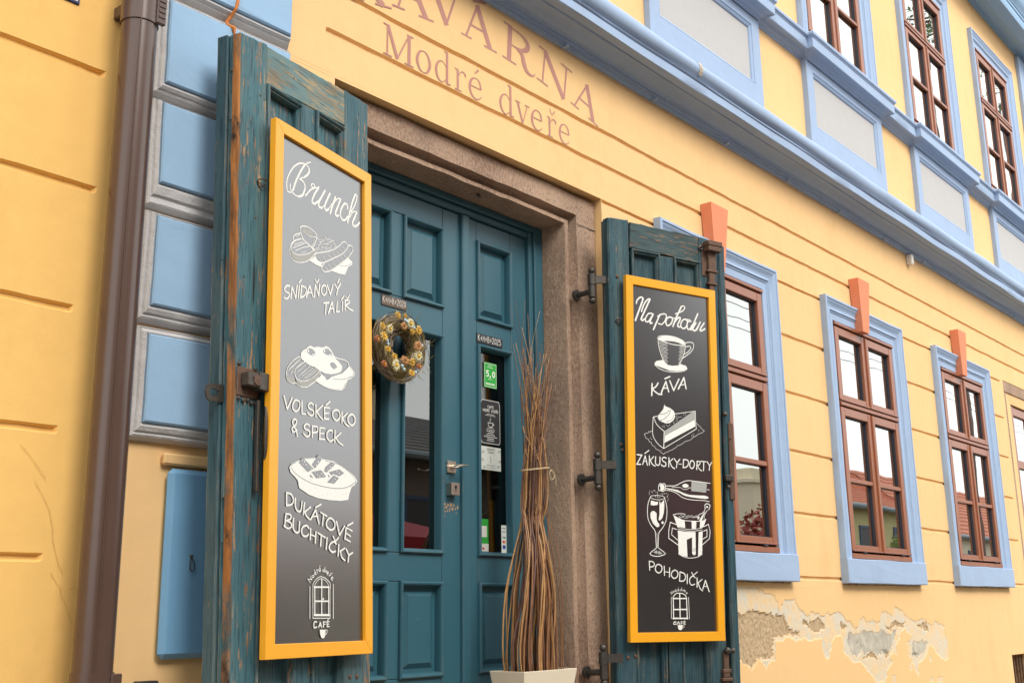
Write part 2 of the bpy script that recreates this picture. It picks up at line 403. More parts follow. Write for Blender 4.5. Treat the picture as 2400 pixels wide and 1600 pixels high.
# chalk strokes of the two boards: (kind, width in mm, points in 0.1 mm on the board); coats of flaked plaster in mm on the wall
TRACES = {'L': [('T','heading Brunch',[]),('s',6.7,[(-3822,-2117),(-3540,-1803),(-3327,-1668)]),('s',5.7,[(-3327,-1668),(-3496,-1659),(-3482,-1575),(-3375,-1537),(-3297,-1588),(-3388,-1690)]),('s',5.1,[(-3557,-806),(-3769,-929),(-3947,-1131),(-4151,-1422),(-4351,-1768),(-4517,-2175)]),('s',9.6,[(-3918,-1061),(-4151,-1422),(-4350,-1787),(-4503,-2161)]),('s',5.5,[(-4638,-1987),(-4649,-2125),(-4530,-2237),(-4339,-2287),(-4133,-2254)]),('s',6.5,[(-4602,-2263),(-4775,-2285),(-4837,-2077),(-4787,-1810),(-4564,-1419),(-4305,-1166),(-4069,-1028),(-3859,-989)]),('s',7.6,[(-4133,-2254),(-3957,-2135),(-3856,-1904),(-3859,-1749),(-3967,-1650),(-4146,-1626)]),('s',5.2,[(-3859,-989),(-3676,-1030),(-3613,-1126),(-3701,-1297),(-3880,-1461),(-4088,-1576)]),('s',9.3,[(-3644,-1078),(-3627,-1171),(-3716,-1313),(-3880,-1465)]),('s',8.6,[(-4192,-2270),(-3987,-2145),(-3865,-1907)]),('s',9.4,[(-3080,-1551),(-3293,-1845),(-3442,-2134),(-3410,-2231),(-3287,-2219),(-3134,-2088)]),('l',4.7,[(-3327,-1668),(-3080,-1551)]),('s',10.1,[(-2717,-1544),(-2888,-1804),(-3072,-2106),(-3038,-2254),(-2882,-2231)]),('s',4.7,[(-3134,-2088),(-2950,-1866)]),('s',10.2,[(-2429,-1554),(-2602,-1846),(-2726,-2109),(-2661,-2247),(-2503,-2154)]),('s',4.8,[(-2882,-2231),(-2695,-2039)]),('s',10.3,[(-2104,-1574),(-2248,-1887),(-2405,-2283)]),('s',4.9,[(-2503,-2154),(-2313,-1889)]),('s',10.4,[(-1792,-1548),(-1955,-1870),(-2099,-2182),(-2033,-2241),(-1919,-2193)]),('s',5.5,[(-2280,-1938),(-2055,-1659),(-1891,-1542),(-1792,-1548)]),('s',9.5,[(-1356,-1761),(-1390,-1618),(-1558,-1633),(-1756,-1905),(-1804,-2146),(-1688,-2270),(-1522,-2237),(-1355,-2060)]),('s',10.2,[(-880,-1047),(-1051,-1378),(-1221,-1830),(-1354,-2285)]),('s',7.5,[(-880,-1047),(-775,-1074),(-810,-1254),(-948,-1531),(-1153,-1807)]),('s',5.7,[(-1220,-2036),(-1084,-1826),(-913,-1707),(-793,-1709)]),('s',10.2,[(-793,-1709),(-947,-1989),(-1050,-2187),(-981,-2279),(-810,-2235),(-619,-2049)]),('D','sausages, bread and a dip cup',[]),('s',4.2,[(-4069,-3297),(-4085,-3394),(-4011,-3576),(-3884,-3698),(-3668,-3770),(-3395,-3826)]),('s',4.3,[(-4069,-3308),(-3929,-3229),(-3642,-3184),(-3350,-3232),(-3165,-3326),(-3199,-3488),(-3377,-3821)]),('s',2.7,[(-4034,-3308),(-3961,-3400),(-3709,-3460),(-3420,-3451),(-3201,-3384)]),('g',0.0,[(-3980,-3326),(-3785,-3253),(-3532,-3266),(-3312,-3336),(-3274,-3395),(-3492,-3451),(-3746,-3437),(-3925,-3401)]),('s',4.1,[(-4082,-3530),(-4308,-3635),(-4444,-3779),(-4390,-3875),(-4026,-3696)]),('s',2.4,[(-4306,-3725),(-4169,-3614),(-4081,-3576)]),('s',3.8,[(-4390,-3875),(-4558,-4062),(-4622,-4283),(-4584,-4428),(-4461,-4549),(-4218,-4569),(-3938,-4500),(-3656,-4363),(-3443,-4187),(-3282,-4024),(-3266,-3881),(-3412,-3878)]),('s',3.3,[(-3990,-3696),(-3703,-3781),(-3413,-3855),(-3303,-3868),(-3625,-4102),(-3979,-4251),(-4293,-4320),(-4502,-4270),(-4540,-4124),(-4440,-3958),(-4235,-3805),(-3990,-3696)]),('g',0.0,[(-4588,-4273),(-4466,-4326),(-4188,-4324),(-3838,-4214),(-3554,-4081),(-3285,-3886),(-3301,-4030),(-3479,-4197),(-3693,-4350),(-3974,-4495),(-4288,-4555),(-4496,-4492)]),('l',2.7,[(-4387,-4021),(-3918,-3777)]),('l',3.2,[(-4470,-4159),(-3775,-3768)]),('l',3.0,[(-4330,-4208),(-3878,-3959),(-3594,-3840)]),('l',2.1,[(-4015,-4194),(-3734,-4065)]),('l',1.8,[(-3485,-3876),(-3309,-3499)]),('l',1.5,[(-3414,-3786),(-3252,-3644)]),('l',1.5,[(-3379,-3683),(-3217,-3529)]),('l',2.5,[(-3145,-3437),(-2941,-3433)]),('s',2.5,[(-3303,-3891),(-3158,-3779),(-3048,-3699),(-3086,-3664),(-2939,-3549),(-3014,-3525),(-2866,-3457),(-2885,-3404),(-2754,-3376),(-2680,-3258),(-2566,-3294),(-2414,-3212),(-2375,-3284),(-2203,-3207),(-2241,-3302),(-2066,-3357),(-2143,-3428)]),('s',2.2,[(-3193,-3905),(-3047,-3769),(-2861,-3760),(-2900,-3655),(-2713,-3646),(-2601,-3518),(-2677,-3470),(-2488,-3437),(-2373,-3473),(-2298,-3355),(-2375,-3331),(-2565,-3389)]),('s',1.9,[(-2827,-3562),(-2715,-3482),(-2791,-3457)]),('s',1.9,[(-2675,-3705),(-2525,-3590),(-2335,-3533)]),('s',4.4,[(-3246,-4014),(-3188,-4182),(-2893,-4213),(-2595,-4081),(-2101,-3797),
(-1713,-3564),(-1437,-3313),(-1337,-3138),(-1478,-3059),(-1637,-3095),(-1872,-3299),(-2219,-3546),(-2674,-3764),(-3045,-3908),(-3246,-4014)]),('s',4.5,[(-1337,-3138),(-1156,-3083),(-1034,-3169),(-1115,-3340),(-1355,-3605),(-1711,-3875),(-2060,-4141),(-2364,-4344),(-2628,-4464),(-2814,-4481),(-2890,-4375),(-2744,-4194)]),('l',1.8,[(-3080,-4035),(-2930,-4154)]),('l',2.5,[(-2840,-3976),(-2632,-4092)]),('l',2.5,[(-2579,-3818),(-2331,-3899)]),('l',1.9,[(-2295,-3687),(-2102,-3749)]),('l',1.9,[(-2026,-3560),(-1869,-3610)]),('l',1.9,[(-1832,-3431),(-1674,-3456)]),('l',2.0,[(-1635,-3288),(-1516,-3337)]),('l',2.2,[(-2686,-4317),(-2516,-4386)]),('l',2.2,[(-2537,-4182),(-2327,-4263)]),('l',2.2,[(-2291,-4041),(-2099,-4105)]),('l',1.9,[(-2023,-3869),(-1848,-3938)]),('l',1.9,[(-1771,-3701),(-1613,-3775)]),('l',2.0,[(-1575,-3560),(-1455,-3633)]),('l',1.7,[(-1316,-3351),(-1195,-3364)]),('f',0.0,[(-3585,-4331),(-3263,-4088),(-3114,-4207),(-2892,-4224),(-2890,-4363),(-3185,-4377)]),('f',0.0,[(-1315,-3593),(-1073,-3669),(-1073,-3766),(-1314,-3907),(-1512,-4262),(-1903,-4323),(-2326,-4345),(-1905,-4050),(-1593,-3818)]),('ks',2.3,[(-1808,-4010),(-1513,-3951),(-1274,-3835),(-1093,-3723)]),('T','words SNÍDAŇOVÝ TALÍŘ',[]),('s',7.3,[(-4609,-5489),(-4760,-5529),(-4858,-5653),(-4805,-5727),(-4636,-5749),(-4617,-5832),(-4732,-5949),(-4883,-5954)]),('l',7.4,[(-4531,-5897),(-4473,-5486)]),('l',6.9,[(-4473,-5486),(-4276,-5822)]),('l',7.5,[(-4276,-5822),(-4217,-5374)]),('l',7.5,[(-4139,-5776),(-4096,-5353)]),('l',6.4,[(-4115,-5258),(-3996,-5114)]),('l',7.6,[(-4018,-5734),(-3974,-5321)]),('s',7.0,[(-3992,-5325),(-3781,-5326),(-3708,-5419),(-3810,-5603),(-4018,-5734)]),('l',7.7,[(-3721,-5658),(-3551,-5220)]),('l',7.7,[(-3533,-5215),(-3348,-5540)]),('l',5.3,[(-3636,-5468),(-3422,-5412)]),('l',7.8,[(-3276,-5522),(-3229,-5089)]),('l',7.2,[(-3229,-5089),(-3042,-5405)]),('l',7.9,[(-3041,-5428),(-2992,-5003)]),('l',6.1,[(-3250,-4912),(-3139,-4996),(-3031,-4841)]),('s',7.4,[(-2734,-4969),(-2862,-5083),(-2878,-5249),(-2729,-5325),(-2601,-5153),(-2621,-4997),(-2734,-4969)]),('l',8.1,[(-2566,-4913),(-2374,-5211)]),('l',7.5,[(-2374,-5211),(-2226,-4811)]),('l',7.6,[(-2131,-4774),(-1957,-4904)]),('l',7.6,[(-1784,-4657),(-1957,-4904),(-2013,-5118)]),('l',7.0,[(-1959,-4680),(-1863,-4513)]),('l',6.7,[(-2763,-5609),(-2447,-5507)]),('l',7.9,[(-2614,-5560),(-2665,-5962)]),('l',8.0,[(-2480,-5894),(-2277,-5441)]),('l',8.1,[(-2277,-5441),(-2160,-5794)]),('l',5.6,[(-2388,-5711),(-2199,-5653)]),('l',7.5,[(-1973,-5353),(-2008,-5734)]),('l',6.9,[(-2008,-5734),(-1835,-5669)]),('l',8.3,[(-1663,-5287),(-1681,-5620)]),('l',6.4,[(-1741,-5224),(-1567,-5050)]),('l',8.3,[(-1507,-5200),(-1505,-5554)]),('s',7.1,[(-1507,-5200),(-1310,-5139),(-1250,-5207),(-1506,-5377)]),('s',7.1,[(-1467,-5367),(-1269,-5437),(-1029,-5450)]),('l',5.8,[(-1468,-5048),(-1369,-5094),(-1231,-4928)]),('D','fried eggs with bread slices',[]),('f',0.0,[(-3978,-7582),(-3844,-7457),(-3650,-7354),(-3454,-7239),(-3254,-7246),(-3052,-7178),(-2849,-7160),(-2602,-7070),(-2351,-7106),(-2224,-7232),(-2053,-7375),(-1839,-7460),(-1666,-7580),(-1708,-7742),(-1921,-7859),(-2300,-7969),(-2632,-8007),(-2919,-7974),(-3203,-7905),(-3521,-7894),(-3837,-7810),(-3975,-7692)]),('k',0.0,[(-3649,-7416),(-3532,-7329),(-3373,-7308),(-3211,-7386),(-3189,-7494),(-3329,-7554),(-3528,-7539),(-3639,-7488)]),('k',0.0,[(-2765,-7243),(-2643,-7154),(-2477,-7132),(-2287,-7219),(-2244,-7325),(-2432,-7364),(-2661,-7347),(-2765,-7306)]),('k',0.0,[(-2387,-7645),(-2305,-7553),(-2136,-7532),(-1966,-7639),(-1944,-7711),(-2134,-7773),(-2303,-7730)]),('f',0.0,[(-3609,-7420),(-3531,-7391),(-3529,-7465),(-3588,-7477)]),('f',0.0,[(-3409,-7526),(-3250,-7444),(-3229,-7490),(-3329,-7540)]),('f',0.0,[(-2724,-7235),(-2663,-7196),(-2641,-7268),(-2703,-7293)]),('f',0.0,[(-2474,-7334),(-2307,-7287),(-2286,-7321),(-2432,-7356)]),('f',0.0,[(-2092,-7727),(-1965,-7664),(-1952,-7718),(-2071,-7756)]),('s',3.3,[(-3667,-7481),(-3650,-7354),(-3474,-7248),(-3293,-7279),(-3170,-7403),
(-3209,-7510)]),('s',3.4,[(-2786,-7247),(-2643,-7086),(-2435,-7098),(-2245,-7211),(-2202,-7304)]),('s',4.1,[(-2202,-7316),(-1925,-7350),(-1580,-7331),(-1318,-7382),(-1274,-7477),(-1008,-7608),(-941,-7725),(-1184,-7900),(-1359,-7984),(-1489,-8213),(-1661,-8376),(-2001,-8436),(-2503,-8457),(-2872,-8412),(-3156,-8340)]),('f',0.0,[(-2877,-8066),(-2672,-8127),(-2547,-8216),(-2299,-8057),(-2006,-7951),(-1664,-7810),(-1448,-7641),(-1273,-7503),(-1008,-7634),(-985,-7733),(-1228,-7896),(-1403,-8018),(-1575,-8279),(-1704,-8378),(-2002,-8418),(-2544,-8452),(-2953,-8402),(-3156,-8340),(-2916,-8148)]),('ks',2.8,[(-2215,-8104),(-1749,-8043),(-1360,-7933),(-1007,-7764)]),('s',3.7,[(-4014,-7712),(-4242,-7819),(-4484,-8011),(-4665,-8238),(-4696,-8481),(-4619,-8609),(-4393,-8651),(-4224,-8608)]),('s',3.2,[(-3994,-7720),(-3876,-7793)]),('s',3.8,[(-3758,-7831),(-4065,-8001),(-4252,-8182),(-4268,-8353),(-4170,-8455),(-3939,-8508),(-3668,-8446),(-3395,-8311),(-3119,-8112),(-2960,-7957)]),('s',3.9,[(-4224,-8608),(-3974,-8683),(-3626,-8633),(-3353,-8474),(-3156,-8340),(-2938,-8077),(-2940,-7953)]),('g',0.0,[(-4680,-8407),(-4547,-8477),(-4284,-8464),(-4224,-8596),(-4431,-8646),(-4619,-8609),(-4695,-8528)]),('g',0.0,[(-4227,-8465),(-3939,-8520),(-3629,-8451),(-3277,-8240),(-2959,-8007),(-2937,-8127),(-3196,-8347),(-3587,-8614),(-3936,-8664),(-4167,-8598)]),('l',2.2,[(-4554,-8216),(-4107,-7840)]),('l',2.2,[(-4514,-8328),(-4291,-8142)]),('l',2.2,[(-4609,-8275),(-3955,-7748)]),('l',2.2,[(-4137,-8220),(-3679,-7876)]),('l',2.2,[(-4096,-8369),(-3482,-7911)]),('l',2.2,[(-3904,-8333),(-3322,-7953)]),('l',2.3,[(-3825,-8391),(-3122,-7914)]),('l',2.3,[(-3709,-8369),(-3001,-7916)]),('l',1.9,[(-4140,-8088),(-3950,-7978)]),('l',1.9,[(-4476,-8345),(-4326,-8268)]),('l',1.9,[(-3944,-8268),(-3676,-8071)]),('T','words VOLSKÉ OKO & SPECK',[]),('l',7.9,[(-4809,-9137),(-4632,-9529)]),('l',7.3,[(-4632,-9529),(-4400,-9126)]),('s',7.4,[(-4211,-9166),(-4340,-9294),(-4355,-9461),(-4203,-9531),(-4035,-9410),(-4001,-9214),(-4211,-9166)]),('l',7.5,[(-3887,-9135),(-3879,-9551)]),('l',6.3,[(-3879,-9551),(-3686,-9533)]),('s',7.6,[(-3282,-9168),(-3420,-9130),(-3556,-9225),(-3496,-9323),(-3298,-9364),(-3276,-9481),(-3433,-9542),(-3590,-9470)]),('l',7.7,[(-3143,-9145),(-3137,-9544)]),('l',7.2,[(-2781,-9110),(-3100,-9357)]),('s',7.8,[(-3100,-9357),(-2917,-9498),(-2755,-9583)]),('l',7.9,[(-2679,-9155),(-2654,-9531)]),('l',6.0,[(-2679,-9155),(-2371,-9130)]),('l',5.9,[(-2656,-9348),(-2431,-9313)]),('l',7.2,[(-2674,-9534),(-2429,-9509)]),('l',7.3,[(-2598,-9068),(-2374,-8908)]),('s',8.1,[(-2017,-9136),(-2204,-9240),(-2182,-9410),(-1993,-9493),(-1804,-9352),(-1826,-9181),(-2017,-9136)]),('l',8.2,[(-1677,-9145),(-1675,-9520)]),('l',6.9,[(-1376,-9148),(-1655,-9354)]),('s',7.6,[(-1655,-9342),(-1482,-9529),(-1266,-9586)]),('s',8.4,[(-1115,-9145),(-1311,-9264),(-1310,-9428),(-1114,-9526),(-916,-9395),(-938,-9207),(-1115,-9145)]),('s',7.3,[(-4337,-10208),(-4377,-10097),(-4193,-9953),(-4158,-9819),(-4272,-9789),(-4363,-9885),(-4305,-9993),(-4151,-10158),(-4109,-10316)]),('s',5.5,[(-4376,-10143),(-4281,-10200),(-4133,-10109)]),('s',7.5,[(-3485,-9885),(-3622,-9845),(-3756,-9936),(-3696,-10023),(-3482,-10063),(-3480,-10194),(-3634,-10251),(-3789,-10178)]),('l',7.6,[(-3329,-9874),(-3323,-10232)]),('s',7.0,[(-3329,-9874),(-3052,-9870),(-3070,-10017),(-3306,-10086)]),('l',7.7,[(-2912,-9862),(-2927,-10250)]),('l',5.8,[(-2912,-9862),(-2650,-9848)]),('l',5.8,[(-2909,-10055),(-2688,-10024)]),('l',6.5,[(-2927,-10238),(-2666,-10215)]),('s',7.9,[(-2218,-9909),(-2322,-9862),(-2506,-9950),(-2524,-10123),(-2359,-10234),(-2175,-10161)]),('l',8.0,[(-2073,-9839),(-2091,-10235)]),('l',6.7,[(-1737,-9866),(-2050,-10083)]),('s',7.4,[(-2030,-10067),(-1861,-10205),(-1628,-10273)]),('D','oval dish of buns',[]),('f',0.0,[(-4496,-11335),(-4385,-11204),(-4194,-11122),(-3648,-10949),(-3206,-10884),(-2586,-10872),(-2163,-10872),(-1729,-10974),(-1288,-11103),(-928,-11245),(-769,-11383),(-928,-11528),(-1107,-11622),(-1240,-11864),
(-1306,-12060),(-1722,-12133),(-2361,-12163),(-2983,-12156),(-3467,-12090),(-3786,-11988),(-3982,-11923),(-4045,-11715),(-4183,-11610),(-4416,-11492)]),('ks',3.3,[(-4136,-11127),(-4346,-11223),(-4401,-11325),(-4186,-11491),(-3793,-11617),(-3314,-11714),(-2742,-11755),(-2154,-11760),(-1637,-11711),(-1152,-11575),(-837,-11390)]),('ks',2.3,[(-3648,-10961),(-3247,-10913)]),('ks',2.4,[(-2628,-10914),(-2417,-10914),(-1904,-10943),(-1421,-11067),(-1018,-11254),(-837,-11390)]),('k',0.0,[(-3807,-10944),(-3241,-11243),(-3461,-11341),(-3560,-11388),(-4039,-11128)]),('k',0.0,[(-3004,-10748),(-2713,-10812),(-3180,-11237),(-3344,-11121)]),('k',0.0,[(-2290,-10899),(-2054,-10960),(-2539,-11290),(-2686,-11256),(-2625,-11125)]),('k',0.0,[(-3360,-11354),(-2832,-11235),(-2559,-11416),(-2621,-11447),(-3114,-11535)]),('k',0.0,[(-2414,-11251),(-1816,-11098),(-1553,-11196),(-1814,-11338),(-2159,-11299),(-2286,-11362)]),('k',0.0,[(-2158,-11336),(-1835,-11390),(-2113,-11607),(-2515,-11609)]),('k',0.0,[(-3399,-11431),(-3236,-11548),(-3458,-11510)]),('k',0.0,[(-2455,-11330),(-2328,-11404),(-2454,-11442)]),('f',0.0,[(-3865,-11023),(-3806,-11004),(-3825,-11055)]),('f',0.0,[(-3765,-11060),(-3686,-11038),(-3705,-11101)]),('f',0.0,[(-3664,-11145),(-3585,-11136),(-3624,-11189)]),('f',0.0,[(-3803,-11149),(-3744,-11142),(-3771,-11181)]),('f',0.0,[(-3564,-11206),(-3504,-11212),(-3543,-11240)]),('f',0.0,[(-3403,-11249),(-3342,-11235),(-3370,-11282)]),('f',0.0,[(-3041,-10987),(-2960,-10953),(-2979,-11029)]),('f',0.0,[(-3121,-11095),(-3060,-11076),(-3080,-11127)]),('f',0.0,[(-2941,-10827),(-2879,-10820),(-2920,-10862)]),('f',0.0,[(-2858,-10867),(-2795,-10859),(-2816,-10899)]),('f',0.0,[(-2373,-11072),(-2310,-11052),(-2331,-11105)]),('f',0.0,[(-2204,-10965),(-2162,-10973),(-2204,-11003)]),('f',0.0,[(-2499,-11186),(-2436,-11166),(-2465,-11212)]),('f',0.0,[(-2872,-11338),(-2789,-11341),(-2830,-11383)]),('f',0.0,[(-3076,-11397),(-2994,-11400),(-3034,-11436)]),('f',0.0,[(-2952,-11445),(-2870,-11429),(-2911,-11477)]),('f',0.0,[(-1988,-11180),(-1923,-11168),(-1953,-11214)]),('f',0.0,[(-1858,-11229),(-1793,-11214),(-1823,-11258)]),('f',0.0,[(-2114,-11444),(-2038,-11424),(-2063,-11477)]),('f',0.0,[(-2241,-11532),(-2178,-11526),(-2207,-11566)]),('f',0.0,[(-3199,-11336),(-3138,-11335),(-3166,-11370)]),('f',0.0,[(-2747,-11386),(-2684,-11385),(-2726,-11414)]),('T','words DUKÁTOVÉ BUCHTIČKY',[]),('l',7.6,[(-4608,-12135),(-4599,-12518)]),('s',7.4,[(-4608,-12135),(-4381,-12161),(-4262,-12327),(-4354,-12463),(-4599,-12518)]),('s',7.5,[(-4168,-12260),(-4163,-12506),(-4063,-12639),(-3909,-12639),(-3853,-12528),(-3826,-12337)]),('l',7.6,[(-3700,-12362),(-3751,-12733)]),('l',7.0,[(-3381,-12467),(-3694,-12646)]),('s',7.6,[(-3674,-12645),(-3593,-12769),(-3434,-12853)]),('l',7.7,[(-3374,-12860),(-3119,-12530)]),('l',7.8,[(-3119,-12530),(-2930,-12949)]),('l',5.8,[(-3276,-12758),(-2994,-12725)]),('l',7.2,[(-3120,-12458),(-2837,-12338)]),('l',6.6,[(-2854,-12594),(-2502,-12689)]),('l',7.8,[(-2689,-12654),(-2746,-12997)]),('s',8.0,[(-2313,-12737),(-2500,-12835),(-2519,-13007),(-2309,-13115),(-2100,-13040),(-2080,-12855),(-2313,-12737)]),('l',8.1,[(-1974,-12823),(-1800,-13255)]),('l',7.5,[(-1800,-13255),(-1521,-12941)]),('l',8.2,[(-1434,-12998),(-1497,-13361)]),('l',6.2,[(-1434,-12985),(-1081,-13076)]),('l',6.2,[(-1455,-13161),(-1169,-13256)]),('l',6.9,[(-1497,-13349),(-1191,-13432)]),('l',7.6,[(-1347,-12917),(-1038,-12796)]),('l',7.5,[(-4629,-12776),(-4675,-13148)]),('s',6.7,[(-4629,-12776),(-4422,-12784),(-4382,-12897),(-4605,-12982)]),('s',6.7,[(-4605,-12982),(-4378,-13036),(-4357,-13150),(-4525,-13207),(-4713,-13150)]),('s',7.4,[(-4249,-12887),(-4262,-13167),(-4144,-13299),(-3972,-13277),(-3956,-13147),(-3940,-12971)]),('s',7.5,[(-3468,-13140),(-3568,-13063),(-3763,-13112),(-3838,-13245),(-3757,-13381),(-3562,-13382),(-3484,-13318)]),('l',7.6,[(-3369,-13145),(-3383,-13478)]),('l',5.7,[(-3366,-13323),(-3105,-13379)]),('l',7.7,[(-3088,-13223),(-3122,-13570)]),('l',6.5,[(-2986,-13253),
(-2597,-13374)]),('l',7.8,[(-2802,-13326),(-2839,-13651)]),('l',7.9,[(-2494,-13380),(-2531,-13731)]),('s',8.0,[(-1989,-13547),(-2117,-13481),(-2305,-13551),(-2366,-13699),(-2218,-13813),(-2030,-13781)]),('l',6.7,[(-2160,-13313),(-2032,-13464),(-1864,-13333)]),('l',8.0,[(-1840,-13564),(-1880,-13920)]),('l',6.8,[(-1518,-13659),(-1775,-13769)]),('s',7.4,[(-1754,-13768),(-1667,-13960),(-1494,-14051)]),('l',7.5,[(-1431,-13679),(-1277,-13870)]),('l',7.5,[(-1058,-13786),(-1277,-13870),(-1320,-14093)]),('D','arched blue door logo with Modré dveře CAFÉ',[]),('s',2.9,[(-2804,-14600),(-3018,-14664),(-3200,-14819),(-3226,-14952)]),('s',3.0,[(-2804,-14600),(-2556,-14653),(-2320,-14800),(-2304,-14936)]),('l',3.0,[(-3226,-14952),(-3210,-15874),(-2308,-15879),(-2318,-14936)]),('s',2.3,[(-2788,-14659),(-2960,-14713),(-3101,-14833),(-3142,-14917)]),('s',2.3,[(-2788,-14659),(-2555,-14721),(-2437,-14820),(-2363,-14903)]),('l',5.8,[(-3128,-14917),(-3114,-15776)]),('l',6.0,[(-2392,-14903),(-2382,-15778)]),('l',6.4,[(-3156,-14934),(-2377,-14920)]),('l',5.9,[(-2768,-14675),(-2753,-15760)]),('l',5.9,[(-3106,-15361),(-2402,-15356)]),('l',8.1,[(-3142,-15779),(-2353,-15782)]),('l',3.5,[(-3381,-14922),(-3363,-15889)]),('l',3.7,[(-2142,-14831),(-2131,-15888)]),('l',5.9,[(-2707,-15303),(-2664,-15277)]),('s',5.3,[(-3012,-15990),(-3138,-15989),(-3150,-16152),(-3009,-16138)]),('l',5.4,[(-2910,-16147),(-2827,-16000)]),('l',5.4,[(-2827,-16000),(-2753,-16149)]),('l',4.0,[(-2882,-16098),(-2768,-16099)]),('l',5.4,[(-2669,-15993),(-2653,-16142)]),('l',4.1,[(-2669,-15993),(-2554,-15986)]),('l',4.1,[(-2668,-16067),(-2568,-16060)]),('l',5.5,[(-2482,-15994),(-2465,-16136)]),('l',4.1,[(-2482,-15994),(-2351,-15979)]),('l',4.1,[(-2466,-16061),(-2379,-16054)]),('l',4.6,[(-2465,-16136),(-2349,-16129)]),('l',3.7,[(-2453,-15953),(-2395,-15912)]),('f',0.0,[(-2852,-16222),(-2551,-16226),(-2550,-16325),(-2591,-16456),(-2677,-16488),(-2763,-16469),(-2836,-16353)]),('s',2.7,[(-2551,-16242),(-2464,-16244),(-2478,-16326),(-2578,-16391)]),('l',3.1,[(-3369,-14797),(-3497,-14693),(-3315,-14705),(-3387,-14574),(-3286,-14721)]),('s',2.9,[(-3233,-14570),(-3288,-14605),(-3231,-14653),(-3175,-14602),(-3233,-14570)]),('s',2.9,[(-3165,-14401),(-3063,-14540)]),('s',2.7,[(-3092,-14482),(-3163,-14501),(-3148,-14551),(-3063,-14532)]),('l',2.7,[(-3051,-14389),(-2992,-14496)]),('s',2.7,[(-3036,-14422),(-2979,-14395)]),('s',2.7,[(-2936,-14419),(-2836,-14391),(-2879,-14350),(-2936,-14394),(-2907,-14443),(-2821,-14432)]),('l',2.3,[(-2894,-14317),(-2866,-14265)]),('l',3.0,[(-2604,-14307),(-2617,-14460)]),('s',2.8,[(-2618,-14384),(-2720,-14395),(-2705,-14446),(-2617,-14443)]),('l',2.8,[(-2560,-14390),(-2559,-14467),(-2486,-14414)]),('s',2.8,[(-2500,-14490),(-2412,-14488),(-2427,-14446),(-2500,-14473),(-2485,-14533),(-2426,-14539)]),('l',2.8,[(-2308,-14493),(-2381,-14581)]),('s',2.3,[(-2337,-14537),(-2278,-14544)]),('l',2.1,[(-2279,-14467),(-2249,-14495),(-2205,-14473)]),('s',2.8,[(-2262,-14637),(-2173,-14644),(-2189,-14593),(-2262,-14620),(-2262,-14680),(-2188,-14695)])],'R': [('T','heading Na pohodu',[]),('s',9.5,[(-4912,-1317),(-4888,-1190),(-4714,-1005),(-4541,-981),(-4567,-1215),(-4768,-1668),(-4990,-2173)]),('l',11.0,[(-4499,-1028),(-4990,-2173)]),('s',9.5,[(-4619,-1683),(-4439,-1269),(-4218,-1024),(-4088,-988)]),('l',11.1,[(-4088,-1006),(-4580,-1925),(-4647,-2075),(-4563,-2135)]),('s',8.7,[(-4563,-2135),(-4410,-2009)]),('s',8.7,[(-3972,-1702),(-4189,-1732),(-4367,-1968),(-4370,-2145),(-4197,-2122),(-4020,-1886)]),('s',10.3,[(-3908,-1729),(-4088,-2073),(-4091,-2197),(-3982,-2165)]),('l',10.4,[(-3493,-1691),(-3903,-2491)]),('s',8.0,[(-3627,-1798),(-3316,-1632),(-3097,-1656),(-3147,-1913),(-3373,-2157),(-3591,-2150)]),('s',9.7,[(-2878,-1735),(-3057,-1830),(-3129,-2054),(-3022,-2183),(-2798,-2047),(-2702,-1783),(-2878,-1735)]),('s',5.7,[(-2790,-1741),(-2524,-1759)]),('l',10.6,[(-2148,-1131),(-2478,-1717),(-2691,-2176)]),('s',7.4,[(-2147,-1094),(-1966,-1051),(-1925,-1173),(-2110,-1343),(-2517,-1524)]),
